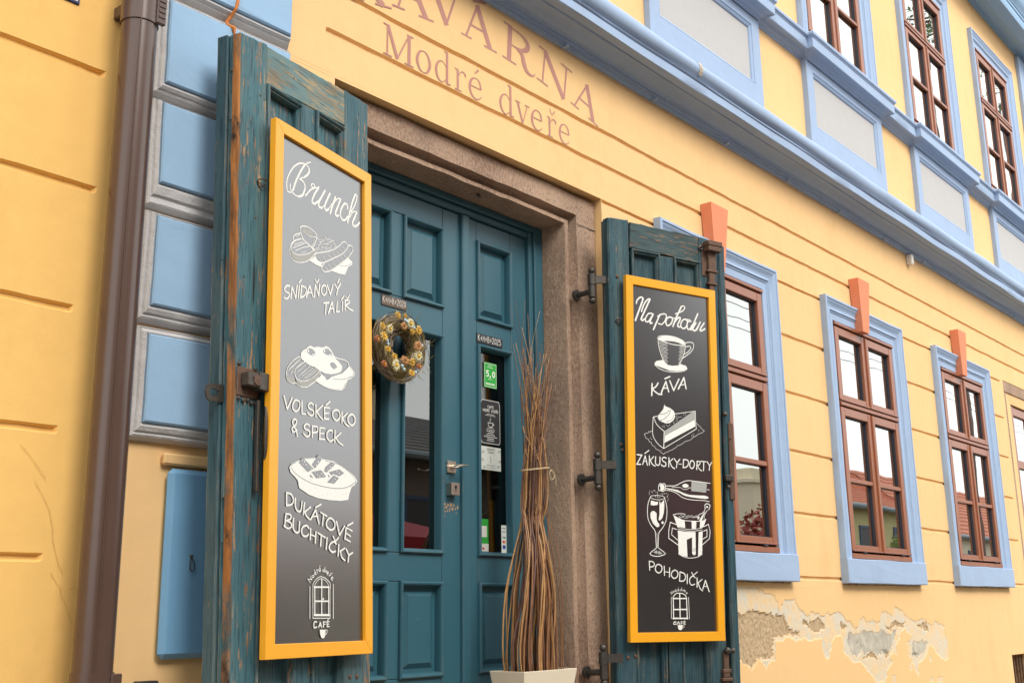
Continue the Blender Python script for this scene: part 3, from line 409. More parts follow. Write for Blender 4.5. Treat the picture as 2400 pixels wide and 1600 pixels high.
('s',9.8,[(-2573,-1946),(-2344,-1700),(-2210,-1718),(-2400,-2103),(-2245,-2155)]),('s',9.0,[(-1941,-1719),(-2124,-1851),(-2198,-2077),(-2067,-2204),(-1862,-2106),(-1763,-1804),(-1941,-1719)]),('s',5.8,[(-1850,-1707),(-1579,-1707)]),('s',9.0,[(-1536,-1774),(-1764,-1840),(-1774,-2167),(-1639,-2186),(-1451,-1944)]),('l',10.7,[(-1089,-1332),(-1550,-2210)]),('s',9.9,[(-1219,-1805),(-1435,-2160),(-1278,-2212),(-1041,-1928)]),('s',9.9,[(-943,-1733),(-1185,-2164)]),('s',10.0,[(-691,-1755),(-955,-2099),(-889,-2181),(-655,-2042)]),('D','coffee cup on a saucer',[]),('s',4.8,[(-3631,-2934),(-3606,-2825),(-3430,-2750),(-2991,-2696),(-2550,-2713),(-2108,-2820),(-1933,-2978),(-2025,-3060),(-2472,-3096),(-2913,-3077),(-3349,-3006),(-3631,-2934)]),('f',0.0,[(-3607,-2861),(-3343,-2750),(-2903,-2703),(-2462,-2738),(-2064,-2850),(-1956,-2998),(-2114,-3035),(-2379,-2960),(-2689,-2933),(-3041,-2951),(-3349,-3006),(-3566,-2962)]),('s',4.8,[(-3631,-2934),(-3595,-3283),(-3474,-3656),(-3328,-3955),(-3115,-4142)]),('s',4.8,[(-1933,-2978),(-1989,-3342),(-2134,-3715),(-2343,-4057)]),('s',4.9,[(-1932,-2924),(-1660,-2855),(-1435,-2882),(-1420,-3096),(-1631,-3372),(-2111,-3712)]),('s',4.5,[(-1893,-3116),(-1666,-3053),(-1602,-3153),(-1765,-3352),(-2039,-3508)]),('f',0.0,[(-3874,-4156),(-3764,-4039),(-3372,-3943),(-3244,-4051),(-3072,-4155),(-2765,-4167),(-2411,-4107),(-2276,-4015),(-1922,-4082),(-1845,-4198),(-2063,-4328),(-2508,-4411),(-2947,-4423),(-3467,-4321),(-3812,-4254)]),('s',4.0,[(-3876,-4226),(-3599,-4388),(-3123,-4477),(-2509,-4446),(-2063,-4346),(-1859,-4217)]),('T','word KÁVA',[]),('l',10.1,[(-4046,-5182),(-4080,-5754)]),('s',8.6,[(-3680,-5110),(-3813,-5297),(-4009,-5437),(-3883,-5545),(-3671,-5646),(-3455,-5642)]),('l',8.7,[(-3263,-4859),(-2955,-4722)]),('l',9.4,[(-3497,-5577),(-3202,-4992)]),('l',9.4,[(-3202,-4992),(-3040,-5481)]),('l',6.3,[(-3383,-5341),(-3079,-5293)]),('l',9.5,[(-2961,-4932),(-2732,-5381)]),('l',8.7,[(-2732,-5381),(-2386,-4786)]),('l',9.6,[(-2444,-5283),(-2073,-4683)]),('l',9.6,[(-2073,-4683),(-1956,-5217)]),('l',5.6,[(-2328,-5078),(-1994,-5010)]),('D','hatching on the cup',[]),('l',2.0,[(-3590,-3053),(-3088,-3074)]),('l',2.0,[(-3574,-3118),(-3055,-3148)]),('l',2.0,[(-3558,-3183),(-3021,-3200)]),('l',2.0,[(-3542,-3248),(-3094,-3287)]),('l',2.0,[(-3522,-3313),(-3060,-3339)]),('l',2.0,[(-3506,-3378),(-3027,-3413)]),('l',2.0,[(-3490,-3443),(-3098,-3478)]),('l',2.0,[(-3470,-3507),(-3065,-3552)]),('l',2.0,[(-3454,-3572),(-3032,-3605)]),('l',2.0,[(-3438,-3637),(-3104,-3691)]),('l',2.0,[(-3418,-3702),(-3070,-3743)]),('l',2.0,[(-3402,-3767),(-3037,-3817)]),('l',2.0,[(-3386,-3832),(-3109,-3881)]),('l',2.0,[(-3371,-3897),(-3075,-3955)]),('l',2.0,[(-3350,-3961),(-3042,-4008)]),('l',2.0,[(-3335,-4026),(-3114,-4093)]),('l',2.0,[(-3319,-4091),(-3080,-4146)]),('l',2.0,[(-2250,-3123),(-1959,-3081)]),('l',2.0,[(-2297,-3189),(-1983,-3145)]),('l',2.0,[(-2338,-3254),(-2007,-3208)]),('l',2.0,[(-2273,-3307),(-2027,-3271)]),('l',2.0,[(-2315,-3373),(-2051,-3335)]),('l',2.0,[(-2357,-3438),(-2071,-3398)]),('l',2.0,[(-2296,-3491),(-2095,-3461)]),('l',2.0,[(-2338,-3557),(-2119,-3525)]),('l',2.0,[(-2380,-3622),(-2139,-3587)]),('l',2.0,[(-2315,-3675),(-2163,-3651)]),('l',2.0,[(-2357,-3740),(-2183,-3713)]),('l',2.0,[(-2403,-3805),(-2207,-3776)]),('l',2.0,[(-2338,-3858),(-2231,-3839)]),('l',2.0,[(-2379,-3923),(-2250,-3902)]),('l',2.0,[(-2421,-3988),(-2274,-3965)]),('D','slice of layer cake with cream',[]),('f',0.0,[(-3320,-6118),(-3262,-6209),(-2994,-6268),(-2786,-6370),(-2684,-6517),(-2688,-6685),(-2799,-6861),(-3012,-6998),(-3253,-7042),(-3460,-6988),(-3651,-6933),(-3738,-6821),(-3705,-6676),(-3538,-6519),(-3385,-6339)]),('ks',3.2,[(-3630,-6634),(-3421,-6604),(-3240,-6541),(-3027,-6379)]),('ks',3.2,[(-3622,-6930),(-3397,-6852),(-3185,-6703),(-3031,-6547),(-2966,-6374)]),('ks',2.2,[(-3251,-6958),(-2979,-6876),(-2826,-6744),(-2730,-6544)]),('l',3.7,[(-3988,-6784),(-3750,-6728)]),('l',3.8,[(-2669,-6527),(-1409,-6284),(-1410,-6793),(-1375,-7153),
(-3416,-8258)]),('s',4.3,[(-3988,-6795),(-3847,-7091),(-3615,-7284),(-3366,-7430)]),('s',4.2,[(-4017,-6798),(-4054,-7155),(-4064,-7626),(-3924,-7897),(-3693,-8114),(-3416,-8258)]),('l',5.9,[(-3366,-7430),(-3416,-8247)]),('f',0.0,[(-3327,-7640),(-1453,-6700),(-1433,-7037),(-3365,-7984)]),('g',0.0,[(-3352,-7429),(-1627,-6352),(-1425,-6310),(-1421,-6673),(-3327,-7628)]),('ks',2.7,[(-3352,-8042),(-1435,-7097)]),('l',1.9,[(-4091,-7499),(-4164,-7469),(-4209,-7543),(-4296,-7503),(-4341,-7589),(-4473,-7611),(-4576,-7665),(-4505,-7753),(-4477,-7845),(-4333,-7880),(-4277,-7993),(-4161,-8031),(-4133,-8123),(-4047,-8186),(-3960,-8203),(-3903,-8293),(-3845,-8324),(-3699,-8372),(-3612,-8436),(-3525,-8477),(-3438,-8541),(-3317,-8439),(-3228,-8433),(-3077,-8340),(-2897,-8292),(-2835,-8241),(-2684,-8171),(-2560,-8056),(-2378,-8007),(-2224,-7913),(-2100,-7832),(-1916,-7771),(-1762,-7723),(-1573,-7577),(-1386,-7491),(-1228,-7382),(-1041,-7332),(-865,-7209),(-1003,-7147),(-1124,-7036),(-1245,-6949),(-1396,-6853)]),('l',3.2,[(-3480,-7203),(-3462,-7208)]),('l',3.2,[(-3374,-7147),(-3357,-7152)]),('l',3.2,[(-3376,-7230),(-3359,-7235)]),('l',3.2,[(-3225,-7123),(-3207,-7128)]),('l',3.2,[(-3136,-7163),(-3119,-7169)]),('l',3.2,[(-3030,-7095),(-3012,-7100)]),('l',3.3,[(-2786,-6944),(-2768,-6949)]),('l',3.3,[(-2772,-6990),(-2754,-6996)]),('l',3.3,[(-2647,-6837),(-2629,-6842)]),('l',3.3,[(-2596,-6617),(-2578,-6622)]),('l',3.3,[(-2491,-6656),(-2473,-6661)]),('l',3.3,[(-2554,-6745),(-2536,-6751)]),('l',3.3,[(-2400,-6660),(-2382,-6666)]),('l',3.3,[(-2324,-6641),(-2306,-6647)]),('l',3.3,[(-2572,-6842),(-2554,-6848)]),('l',3.3,[(-2153,-6519),(-2135,-6524)]),('l',3.3,[(-2045,-6497),(-2027,-6503)]),('l',3.2,[(-4214,-7801),(-4197,-7807)]),('l',3.2,[(-4157,-7867),(-4140,-7873)]),('l',3.3,[(-1679,-7513),(-1661,-7519)]),('l',3.3,[(-1572,-7517),(-1553,-7523)]),('l',3.3,[(-1600,-7435),(-1581,-7441)]),('l',3.3,[(-1223,-7213),(-1204,-7219)]),('l',3.2,[(-3581,-8340),(-3563,-8346)]),('l',3.3,[(-2614,-6726),(-2596,-6732)]),('T','words ZÁKUSKY-DORTY',[]),('l',6.7,[(-5012,-8660),(-4739,-8665),(-5034,-9110),(-4805,-9107)]),('l',5.8,[(-4550,-8571),(-4314,-8415)]),('l',6.3,[(-4690,-9100),(-4537,-8686)]),('l',6.8,[(-4537,-8686),(-4416,-9117)]),('l',4.2,[(-4629,-8946),(-4455,-8935)]),('l',6.8,[(-4291,-8669),(-4300,-9110)]),('l',5.8,[(-4029,-8686),(-4251,-8875)]),('s',6.3,[(-4237,-8874),(-4124,-9053),(-3951,-9134)]),('s',6.9,[(-3912,-8690),(-3933,-8971),(-3847,-9081),(-3730,-9062),(-3668,-8930),(-3662,-8685)]),('s',6.9,[(-3279,-8718),(-3412,-8680),(-3531,-8758),(-3475,-8871),(-3329,-8932),(-3317,-9060),(-3452,-9115),(-3597,-9042)]),('l',6.9,[(-3115,-8684),(-3141,-9119)]),('l',5.9,[(-2878,-8715),(-3090,-8870)]),('s',6.4,[(-3075,-8869),(-2948,-9095),(-2786,-9179)]),('l',6.4,[(-2803,-8698),(-2629,-8899)]),('l',6.4,[(-2458,-8711),(-2629,-8899),(-2680,-9125)]),('l',4.3,[(-2525,-8939),(-2360,-8940)]),('l',7.0,[(-2232,-8708),(-2259,-9099)]),('s',6.5,[(-2232,-8708),(-1975,-8727),(-1920,-8889),(-2046,-9050),(-2259,-9099)]),('s',7.1,[(-1702,-8721),(-1811,-8811),(-1847,-9003),(-1729,-9114),(-1589,-9010),(-1567,-8819),(-1702,-8721)]),('l',7.1,[(-1381,-8735),(-1425,-9142)]),('s',6.0,[(-1381,-8735),(-1197,-8759),(-1232,-8881),(-1387,-8938)]),('s',6.0,[(-1357,-8936),(-1255,-9108),(-1104,-9182)]),('l',5.5,[(-1150,-8720),(-810,-8722)]),('l',7.1,[(-965,-8732),(-995,-9164)]),('l',6.6,[(-748,-8730),(-599,-8900)]),('l',6.6,[(-452,-8723),(-599,-8900),(-638,-9130)]),('D','bottle, glass and ice bucket',[]),('s',4.4,[(-3345,-10033),(-3069,-10018),(-2757,-9988),(-2474,-9864),(-2191,-9752),(-1943,-9705),(-1660,-9709),(-605,-9761)]),('s',4.9,[(-3761,-10270),(-3774,-10083),(-3685,-9943),(-3566,-9964),(-3445,-9930),(-3361,-10007),(-3401,-10225),(-3523,-10298),(-3659,-10265),(-3761,-10270)]),('f',0.0,[(-3721,-10026),(-3617,-9967),(-3481,-9986),(-3414,-10050),(-3435,-10200),(-3556,-10273),(-3675,-10239),(-3655,-10130)]),('s',2.8,[(-2967,-10089),(-2654,-10064),(-2445,-10066),(-2273,-10139),(-2062,-10128),
(-1918,-10052),(-1812,-10047)]),('f',0.0,[(-2355,-9966),(-2265,-9893),(-2089,-9862),(-1950,-9931),(-1970,-10014),(-2130,-10063),(-2287,-10044)]),('f',0.0,[(-3347,-10128),(-2935,-10160),(-2658,-10186),(-2312,-10305),(-1964,-10383),(-1505,-10387),(-969,-10374),(-755,-10419),(-721,-10486),(-903,-10528),(-1331,-10516),(-1861,-10487),(-2211,-10436),(-2522,-10315),(-2902,-10226),(-3348,-10168)]),('s',3.7,[(-3384,-10237),(-3006,-10258),(-2663,-10363),(-2388,-10512),(-2041,-10591),(-1512,-10620),(-1049,-10612),(-691,-10650)]),('g',0.0,[(-1767,-9729),(-803,-9758),(-874,-10232),(-1799,-10197)]),('l',3.2,[(-815,-10077),(-653,-10082)]),('s',3.0,[(-4259,-10576),(-4106,-10529),(-3766,-10507),(-3494,-10539),(-3428,-10616),(-3703,-10702),(-4008,-10698),(-4243,-10642),(-4259,-10576)]),('s',4.5,[(-4259,-10590),(-4417,-10917),(-4459,-11343),(-4415,-11658),(-4237,-11942),(-4040,-12146),(-3996,-12435),(-3973,-12934)]),('s',4.5,[(-3427,-10603),(-3317,-10974),(-3309,-11348),(-3386,-11699),(-3598,-12025),(-3789,-12217),(-3846,-12509),(-3872,-12931)]),('s',2.4,[(-3924,-12248),(-3914,-12564),(-3923,-12932)]),('f',0.0,[(-4246,-10762),(-4077,-10781),(-3977,-10817),(-3824,-10796),(-3844,-10944),(-4048,-10985),(-4267,-10976)]),('f',0.0,[(-3737,-10725),(-3673,-10883),(-3569,-10798),(-3464,-10685),(-3454,-10980),(-3496,-11303),(-3587,-11546),(-3725,-11671),(-3809,-11648),(-3752,-11367)]),('f',0.0,[(-4292,-11362),(-4189,-11252),(-4054,-11246),(-3921,-11347),(-3926,-11586),(-3895,-11718),(-3764,-11872),(-3800,-11966),(-3935,-11984),(-4134,-11832),(-4279,-11574)]),('f',0.0,[(-3660,-11762),(-3590,-11693),(-3506,-11730),(-3525,-11810),(-3610,-11827)]),('s',4.5,[(-3990,-12960),(-4347,-13204),(-4165,-13305),(-3898,-13325),(-3662,-13280),(-3456,-13184),(-3822,-12956)]),('g',0.0,[(-4162,-13148),(-3959,-13038),(-3877,-13141),(-3963,-13222)]),('g',0.0,[(-3842,-13061),(-3625,-13174),(-3728,-13229),(-3896,-13220)]),('l',2.1,[(-3847,-10328),(-3837,-10623)]),('s',3.7,[(-2932,-11373),(-2758,-11326),(-2411,-11298),(-2202,-11317)]),('s',3.7,[(-2932,-11373),(-2626,-11522),(-2246,-11615),(-1721,-11622),(-1190,-11602),(-919,-11497)]),('f',0.0,[(-2916,-11413),(-2626,-11522),(-2246,-11615),(-2222,-11964),(-2499,-11934),(-2706,-11914)]),('f',0.0,[(-1827,-11640),(-1527,-11629),(-1556,-11982),(-1821,-11991)]),('f',0.0,[(-1297,-11620),(-919,-11510),(-1093,-11884),(-1326,-11947)]),('s',2.8,[(-2706,-11928),(-2258,-12006),(-1734,-12015),(-1201,-11929)]),('s',3.1,[(-2674,-12020),(-2260,-12086),(-1736,-12096),(-1168,-12009)]),('f',0.0,[(-2676,-12087),(-2262,-12140),(-1597,-12132),(-1614,-13194),(-1772,-13224),(-1839,-13119),(-1816,-12395),(-2151,-12512),(-2123,-13312),(-2468,-13267),(-2654,-13165)]),('f',0.0,[(-1402,-12125),(-1153,-12076),(-1225,-13158),(-1476,-13271),(-1437,-12626)]),('s',3.7,[(-2655,-13191),(-2297,-13329),(-1916,-13361),(-1494,-13298),(-1226,-13172)]),('l',4.9,[(-2721,-11834),(-3113,-11728),(-3227,-12145),(-3228,-12477),(-2644,-12793)]),('l',4.3,[(-2744,-12049),(-3000,-11991),(-3060,-12300),(-2689,-12554)]),('l',4.4,[(-1056,-11856),(-784,-11737),(-689,-12061),(-737,-12416),(-1193,-12727)]),('l',4.4,[(-1099,-12075),(-883,-11999),(-895,-12326),(-1166,-12456)]),('s',3.8,[(-935,-10950),(-1068,-11175),(-1357,-11309),(-1503,-11438)]),('s',3.8,[(-833,-11083),(-1001,-11281),(-1044,-11501)]),('s',5.1,[(-971,-10952),(-967,-10828),(-839,-10753),(-661,-10814),(-665,-10911),(-742,-11051)]),('f',0.0,[(-897,-10880),(-789,-10861),(-774,-10943),(-865,-10974)]),('f',0.0,[(-1144,-11314),(-959,-11115),(-1189,-11589),(-1367,-11595)]),('f',0.0,[(-1468,-11436),(-1342,-11377),(-1327,-11458),(-1418,-11543)]),('kl',2.5,[(-1815,-12931),(-1587,-12912)]),('kl',2.5,[(-1818,-13025),(-1589,-12993)]),('s',2.2,[(-2600,-11486),(-2539,-11527),(-2510,-11480)]),('s',2.2,[(-2606,-11443),(-2568,-11439),(-2516,-11459)]),('s',2.2,[(-2483,-11498),(-2433,-11466),(-2392,-11497)]),('s',2.2,[(-2493,-11382),(-2473,-11387),(-2403,-11381)]),('s',2.2,[(-2391,-11454),(-2314,-11440),(-2301,-11464)]),
('s',2.2,[(-2373,-11418),(-2307,-11421),(-2282,-11428)]),('s',2.2,[(-2274,-11514),(-2204,-11495),(-2184,-11508)]),('s',2.2,[(-2285,-11388),(-2232,-11385),(-2193,-11365)]),('s',2.2,[(-2152,-11490),(-2123,-11451),(-2061,-11503)]),('s',2.2,[(-2159,-11385),(-2111,-11421),(-2068,-11387)]),('s',2.2,[(-2028,-11453),(-1993,-11441),(-1936,-11433)]),('s',2.2,[(-2064,-11381),(-1998,-11368),(-1974,-11394)]),('s',2.2,[(-1951,-11436),(-1901,-11421),(-1859,-11441)]),('s',2.2,[(-1924,-11376),(-1858,-11384),(-1833,-11367)]),('s',2.2,[(-1811,-11452),(-1753,-11423),(-1718,-11430)]),('s',2.2,[(-1839,-11364),(-1794,-11365),(-1748,-11358)]),('s',2.2,[(-1730,-11452),(-1698,-11464),(-1638,-11440)]),('s',2.2,[(-1707,-11408),(-1655,-11441),(-1615,-11382)]),('s',2.2,[(-1616,-11429),(-1592,-11444),(-1524,-11409)]),('s',2.2,[(-1600,-11368),(-1547,-11377),(-1507,-11343)]),('l',2.7,[(-4304,-10325),(-4304,-10312)]),('l',2.7,[(-4340,-10420),(-4339,-10394)]),('l',2.7,[(-4220,-10347),(-4186,-10343)]),('l',2.7,[(-4101,-10288),(-4071,-10305)]),('l',2.7,[(-4137,-10397),(-4163,-10385)]),('l',2.7,[(-4033,-10298),(-4002,-10275)]),('l',2.7,[(-3950,-10360),(-3936,-10346)]),('l',2.7,[(-4307,-10499),(-4327,-10484)]),('l',2.7,[(-3645,-10426),(-3639,-10439)]),('l',2.8,[(-3525,-10379),(-3541,-10369)]),('l',2.8,[(-3561,-10475),(-3533,-10436)]),('l',2.8,[(-3423,-10415),(-3419,-10379)]),('l',2.8,[(-3320,-10396),(-3305,-10371)]),('l',2.8,[(-3270,-10488),(-3268,-10517)]),('l',2.8,[(-3218,-10445),(-3214,-10431)]),('l',2.8,[(-3272,-10569),(-3244,-10538)]),('l',2.8,[(-3223,-10647),(-3209,-10625)]),('l',2.8,[(-3260,-10743),(-3249,-10721)]),('l',2.7,[(-3955,-10588),(-3978,-10555)]),('l',2.7,[(-3717,-10604),(-3747,-10570)]),('T','word POHODIČKA',[]),('l',6.4,[(-4409,-13562),(-4387,-13961)]),('s',5.9,[(-4409,-13562),(-4199,-13582),(-4111,-13721),(-4233,-13806),(-4384,-13808)]),('s',6.5,[(-3868,-13693),(-4021,-13767),(-4056,-13956),(-3877,-14082),(-3693,-13973),(-3688,-13784),(-3868,-13693)]),('l',6.5,[(-3535,-13770),(-3530,-14183)]),('l',4.3,[(-3526,-14018),(-3252,-14049)]),('l',6.5,[(-3216,-13836),(-3242,-14262)]),('s',6.6,[(-2910,-13937),(-3083,-14035),(-3118,-14201),(-2952,-14318),(-2764,-14220),(-2743,-14030),(-2910,-13937)]),('l',6.6,[(-2603,-14016),(-2646,-14433)]),('s',6.6,[(-2603,-14016),(-2341,-14096),(-2284,-14286),(-2413,-14430),(-2646,-14433)]),('l',7.2,[(-2170,-14117),(-2183,-14547)]),('s',6.1,[(-1688,-14278),(-1811,-14196),(-1987,-14282),(-2040,-14474),(-1919,-14616),(-1729,-14566)]),('l',5.0,[(-1900,-14029),(-1811,-14172),(-1552,-14000)]),('l',6.7,[(-1577,-14277),(-1591,-14708)]),('l',5.6,[(-1278,-14345),(-1538,-14516)]),('s',6.1,[(-1521,-14492),(-1419,-14755),(-1249,-14873)]),('l',6.7,[(-1246,-14790),(-1073,-14391)]),('l',7.3,[(-1073,-14391),(-852,-14907)]),('l',4.5,[(-1178,-14657),(-972,-14679)]),('D','arched door logo with Modré dveře CAFÉ',[]),('s',4.9,[(-3068,-15215),(-2988,-15098),(-2832,-15002),(-2662,-14990),(-2461,-15012),(-2308,-15094),(-2234,-15212)]),('l',7.0,[(-3037,-15215),(-3047,-16152)]),('l',6.6,[(-2249,-15201),(-2231,-16156)]),('l',7.1,[(-3022,-15234),(-2281,-15231)]),('l',7.1,[(-2653,-15013),(-2654,-16131)]),('l',7.1,[(-3035,-15736),(-2250,-15728)]),('l',8.1,[(-3077,-16133),(-2200,-16138)]),('l',3.2,[(-3158,-15169),(-3168,-16140)]),('l',3.3,[(-2124,-15176),(-2108,-16169)]),('s',5.4,[(-2898,-16293),(-3020,-16304),(-3038,-16397),(-2900,-16386)]),('l',4.9,[(-2839,-16398),(-2759,-16282),(-2686,-16399)]),('l',4.9,[(-2606,-16283),(-2609,-16400)]),('l',3.3,[(-2606,-16283),(-2513,-16284)]),('l',3.3,[(-2607,-16341),(-2531,-16342)]),('l',4.9,[(-2452,-16284),(-2440,-16401)]),('l',3.3,[(-2452,-16284),(-2344,-16285)]),('l',3.3,[(-2453,-16342),(-2361,-16338)]),('l',3.8,[(-2440,-16396),(-2347,-16397)]),('l',2.7,[(-2420,-16249),(-2388,-16226)]),('f',0.0,[(-2810,-16433),(-2518,-16436),(-2531,-16576),(-2601,-16657),(-2709,-16663),(-2790,-16597)]),('s',2.4,[(-2519,-16459),(-2426,-16471),(-2444,-16541),(-2543,-16576)]),('l',2.4,[(-3140,-15063),(-3199,-14958),
(-3108,-14992),(-3120,-14898),(-3047,-15015)]),('s',2.4,[(-3013,-14886),(-3045,-14933),(-2984,-14956),(-2952,-14909),(-3013,-14886)]),('l',2.4,[(-2918,-14802),(-2845,-14920)]),('s',2.2,[(-2858,-14861),(-2921,-14897),(-2860,-14932)]),('l',2.2,[(-2811,-14813),(-2782,-14896)]),('s',2.2,[(-2751,-14860),(-2688,-14836),(-2734,-14813),(-2742,-14884),(-2674,-14879)]),('l',1.9,[(-2738,-14730),(-2717,-14777)]),('l',2.5,[(-2521,-14740),(-2535,-14882)]),('s',2.2,[(-2533,-14823),(-2611,-14836),(-2597,-14883),(-2534,-14871)]),('l',2.2,[(-2471,-14823),(-2458,-14894),(-2409,-14834)]),('s',2.2,[(-2395,-14881),(-2333,-14869),(-2363,-14834),(-2402,-14905),(-2334,-14917)]),('l',2.2,[(-2286,-14869),(-2329,-14952)]),('s',2.2,[(-2258,-14987),(-2196,-14987),(-2226,-14951),(-2268,-14999),(-2229,-15035)])]}
DAMAGE = {'w':[(5363,124),(5433,125),(5507,134),(5551,103),(5587,127),(5632,88),(5698,80),(5766,81),(5831,49),(5840,-7),(5936,41),(6029,57),(6067,65),(6094,8),(6161,-42),(6239,-31),(6393,-45),(6437,-20),(6620,-25),(6679,-48),(6757,-84),(6882,-112),(6983,-55),(7115,-80),(7230,-90),(7291,-31),(7459,-46),(7509,6),(7663,-44),(7782,-89),(8028,-82),(8127,-134),(8220,-105),(8373,-133),(8395,-210),(8484,-264),(8416,-344),(8348,-372),(8187,-326),(8069,-242),(7957,-347),(7845,-362),(7817,-467),(7735,-377),(7672,-317),(7668,-231),(7760,-176),(7638,-144),(7520,-208),(7457,-263),(7344,-324),(7386,-353),(7280,-395),(7240,-465),(7078,-457),(7002,-391),(6904,-325),(6753,-319),(6656,-272),(6657,-160),(6530,-174),(6428,-289),(6383,-263),(6351,-170),(6140,-173),(5958,-164),(5780,-179),(5766,-280),(5682,-277),(5661,-306),(5585,-258),(5496,-321),(5438,-282),(5318,-248)],'b':[[(5343,-37),(5413,-38),(5503,-20),(5579,-1),(5634,-21),(5766,-38),(5802,-27),(5907,-32),(5935,-80),(5963,-129),(6093,-115),(6097,-148),(5960,-152),(5783,-160),(5755,-179),(5745,-248),(5718,-259),(5586,-250),(5497,-314),(5438,-282),(5320,-233)],[(6128,-75),(6268,-85),(6329,-69),(6413,-96),(6407,-134),(6280,-131),(6226,-109),(6133,-99)],[(7318,-124),(7445,-103),(7673,-106),(7640,-135),(7437,-141)],[(7865,-129),(8051,-102),(8093,-153),(7950,-170)],[(6910,-299),(7070,-287),(7158,-308),(7108,-324)],[(7236,-274),(7353,-287),(7296,-322)],[(7726,-310),(7860,-305),(7826,-333)],[(6629,-91),(6730,-110),(6705,-131),(6644,-117)]],'g':[[(6986,-150),(7508,-156),(7381,-270),(7277,-303),(7070,-287),(6957,-283),(6860,-218),(6937,-167)],[(7745,-233),(8044,-232),(7938,-317),(7747,-330)],[(6756,-145),(6961,-158),(6943,-247),(6846,-288),(6744,-258),(6712,-205)]]}
# ================================================================== THE CAFE BUILDING
house = thing('town_house', 'yellow two-storey plaster house with light blue trim and a cafe doorway', 'building', (7, 1, -1))
X0L, X1R = -3.0, 18.0
WX = [4.729, 6.704, 8.68]                  # left edges of the lower window surrounds
UX = [2.754, 4.729, 6.704, 8.68, 10.655]   # and of the upper ones
GROOVES = [(2.341, 2.42, 18), (2.158, 2.49, 18), (1.968, 4.262, 10.40), (1.625, 4.262, 10.40), (1.269, 4.262, 10.40), (.913, 4.262, 10.40), (.545, 4.262, 10.40), (.172, 4.262, 10.40),
           (1.633, -3, 1.62), (1.254, -3, 1.62), (.876, -3, 1.581), (.515, -3, 1.565), (.162, -3, 1.549)]
def frange(a, b, st):
    n = max(1, int(round((b-a)/st))); return [a+(b-a)*i/n for i in range(n+1)]
def sheet(name, xr, zr, holes, grooves, mat, parent, xst=.07, zst=.25, wav=.003, label=None, keepout=None):
    xs = set(frange(xr[0], xr[1], xst)); zs = set(frange(zr[0], zr[1], zst))
    hard_x = set(); hard_z = set()
    for h in holes: hard_x |= {h[0], h[1]}; hard_z |= {h[2], h[3]}
    for g in grooves:
        for d in (-.0125, -.006, .006, .0125): hard_z.add(g[0]+d)
        for e in (g[1], g[2]):
            if xr[0] < e < xr[1]: hard_x |= {e, e-.012, e+.012}
    xs = sorted([x for x in xs if all(abs(x-h) > .012 for h in hard_x)] + [h for h in hard_x if xr[0] <= h <= xr[1]])
    zs = sorted([z for z in zs if all(abs(z-h) > .03 for h in hard_z)] + [h for h in hard_z if zr[0] <= h <= zr[1]])
    edges = set(h for q in holes for h in q[:4]) | {xr[0], xr[1], zr[0], zr[1]}
    v = []; f = []
    for z in zs:
        for x in xs:
            y = noise.noise(Vector((x*1.1, z*1.1, 3)))*wav; zz = z
            for (gz, a, b) in grooves:
                if abs(z-gz) < .013 and a-.001 <= x <= b+.001:
                    zz = z + noise.noise(Vector((x*4, gz*7, 1)))*.0035 + noise.noise(Vector((x*15, gz*7+z*40, 5)))*.0022
                    if abs(z-gz) < .0061 and a+.006 < x < b-.006: y += .0125+noise.noise(Vector((x*11, gz, 2)))*.003
            if z in edges or x in edges: y = 0.0 if y < .004 else y
            v.append((x, y, zz))
    nx = len(xs)
    for k in range(len(zs)-1):
        for i in range(nx-1):
            cx = (xs[i]+xs[i+1])/2; cz = (zs[k]+zs[k+1])/2
            if any(h[0] < cx < h[1] and h[2] < cz < h[3] for h in holes): continue
            if keepout and keepout(cx, cz): continue
            f.append((k*nx+i, k*nx+i+1, (k+1)*nx+i+1, (k+1)*nx+i))
    mb = MB(); mb.add(v, f)
    for h in holes:
        if len(h) > 4:
            x0, x1, z0, z1, d = h
            mb.add([(x0, 0, z0), (x0, 0, z1), (x1, 0, z1), (x1, 0, z0), (x0, d, z0), (x0, d, z1), (x1, d, z1), (x1, d, z0)], [(0, 1, 5, 4), (1, 2, 6, 5), (2, 3, 7, 6), (3, 0, 4, 7)])
    o = mb.build(name, mat, parent, fix=False, label=label); return o
DAM = (5.20, 8.42, -.62, .12)
DOOR = (2.541, 4.261, -1.2, 1.975, .12)
win_holes = [(x+.156, x+1.149, .300, 1.857, .06) for x in WX]
stone_hole = (10.47, 12.0, -1.0, 1.99, .03)
VENT = (9.85, 10.32, -.78, -.39, .18)
sheet('facade_wall', (1.66, X1R), (-1.0, 2.69), [DOOR, stone_hole, VENT, DAM] + win_holes, GROOVES[:8], M['yellow'], house, label='smooth yellow plaster wall with thin level grooves around the ground-floor windows')
sheet('neighbour_wall', (X0L, 1.66), (-1.0, 5.9), [], GROOVES[8:], M['yellow_left'], house, label='yellow plaster wall beyond the downpipe, weaker light put into its colour')
sheet('upper_wall', (1.66, X1R), (2.69, 6.0), [(x+.156, x+1.149, 3.93, 5.43, .06) for x in UX], [], M['yellow'], house, label='plain yellow plaster wall of the upper floor')
bx = MB(); bx.box(X0L, X1R, .42, .5, -1.0, 6.0); bx.build('dark_room_backing', M['dark'], house)  # near-black sheet; the darkness of the unlit rooms is in its colour
bx = MB(); bx.box(X0L, X1R, .13, .42, 2.2, 2.6); bx.box(X0L, X1R, .30, .42, -1.0, -.45); bx.box(X1R, X1R+.2, 0, 6, -1, 6); bx.box(X0L-.2, X0L, 0, 6, -1, 6); bx.box(X0L-.2, X1R+.2, 6, 6.2, -1, 6); bx.build('rear_wall', M['yellow'], house)

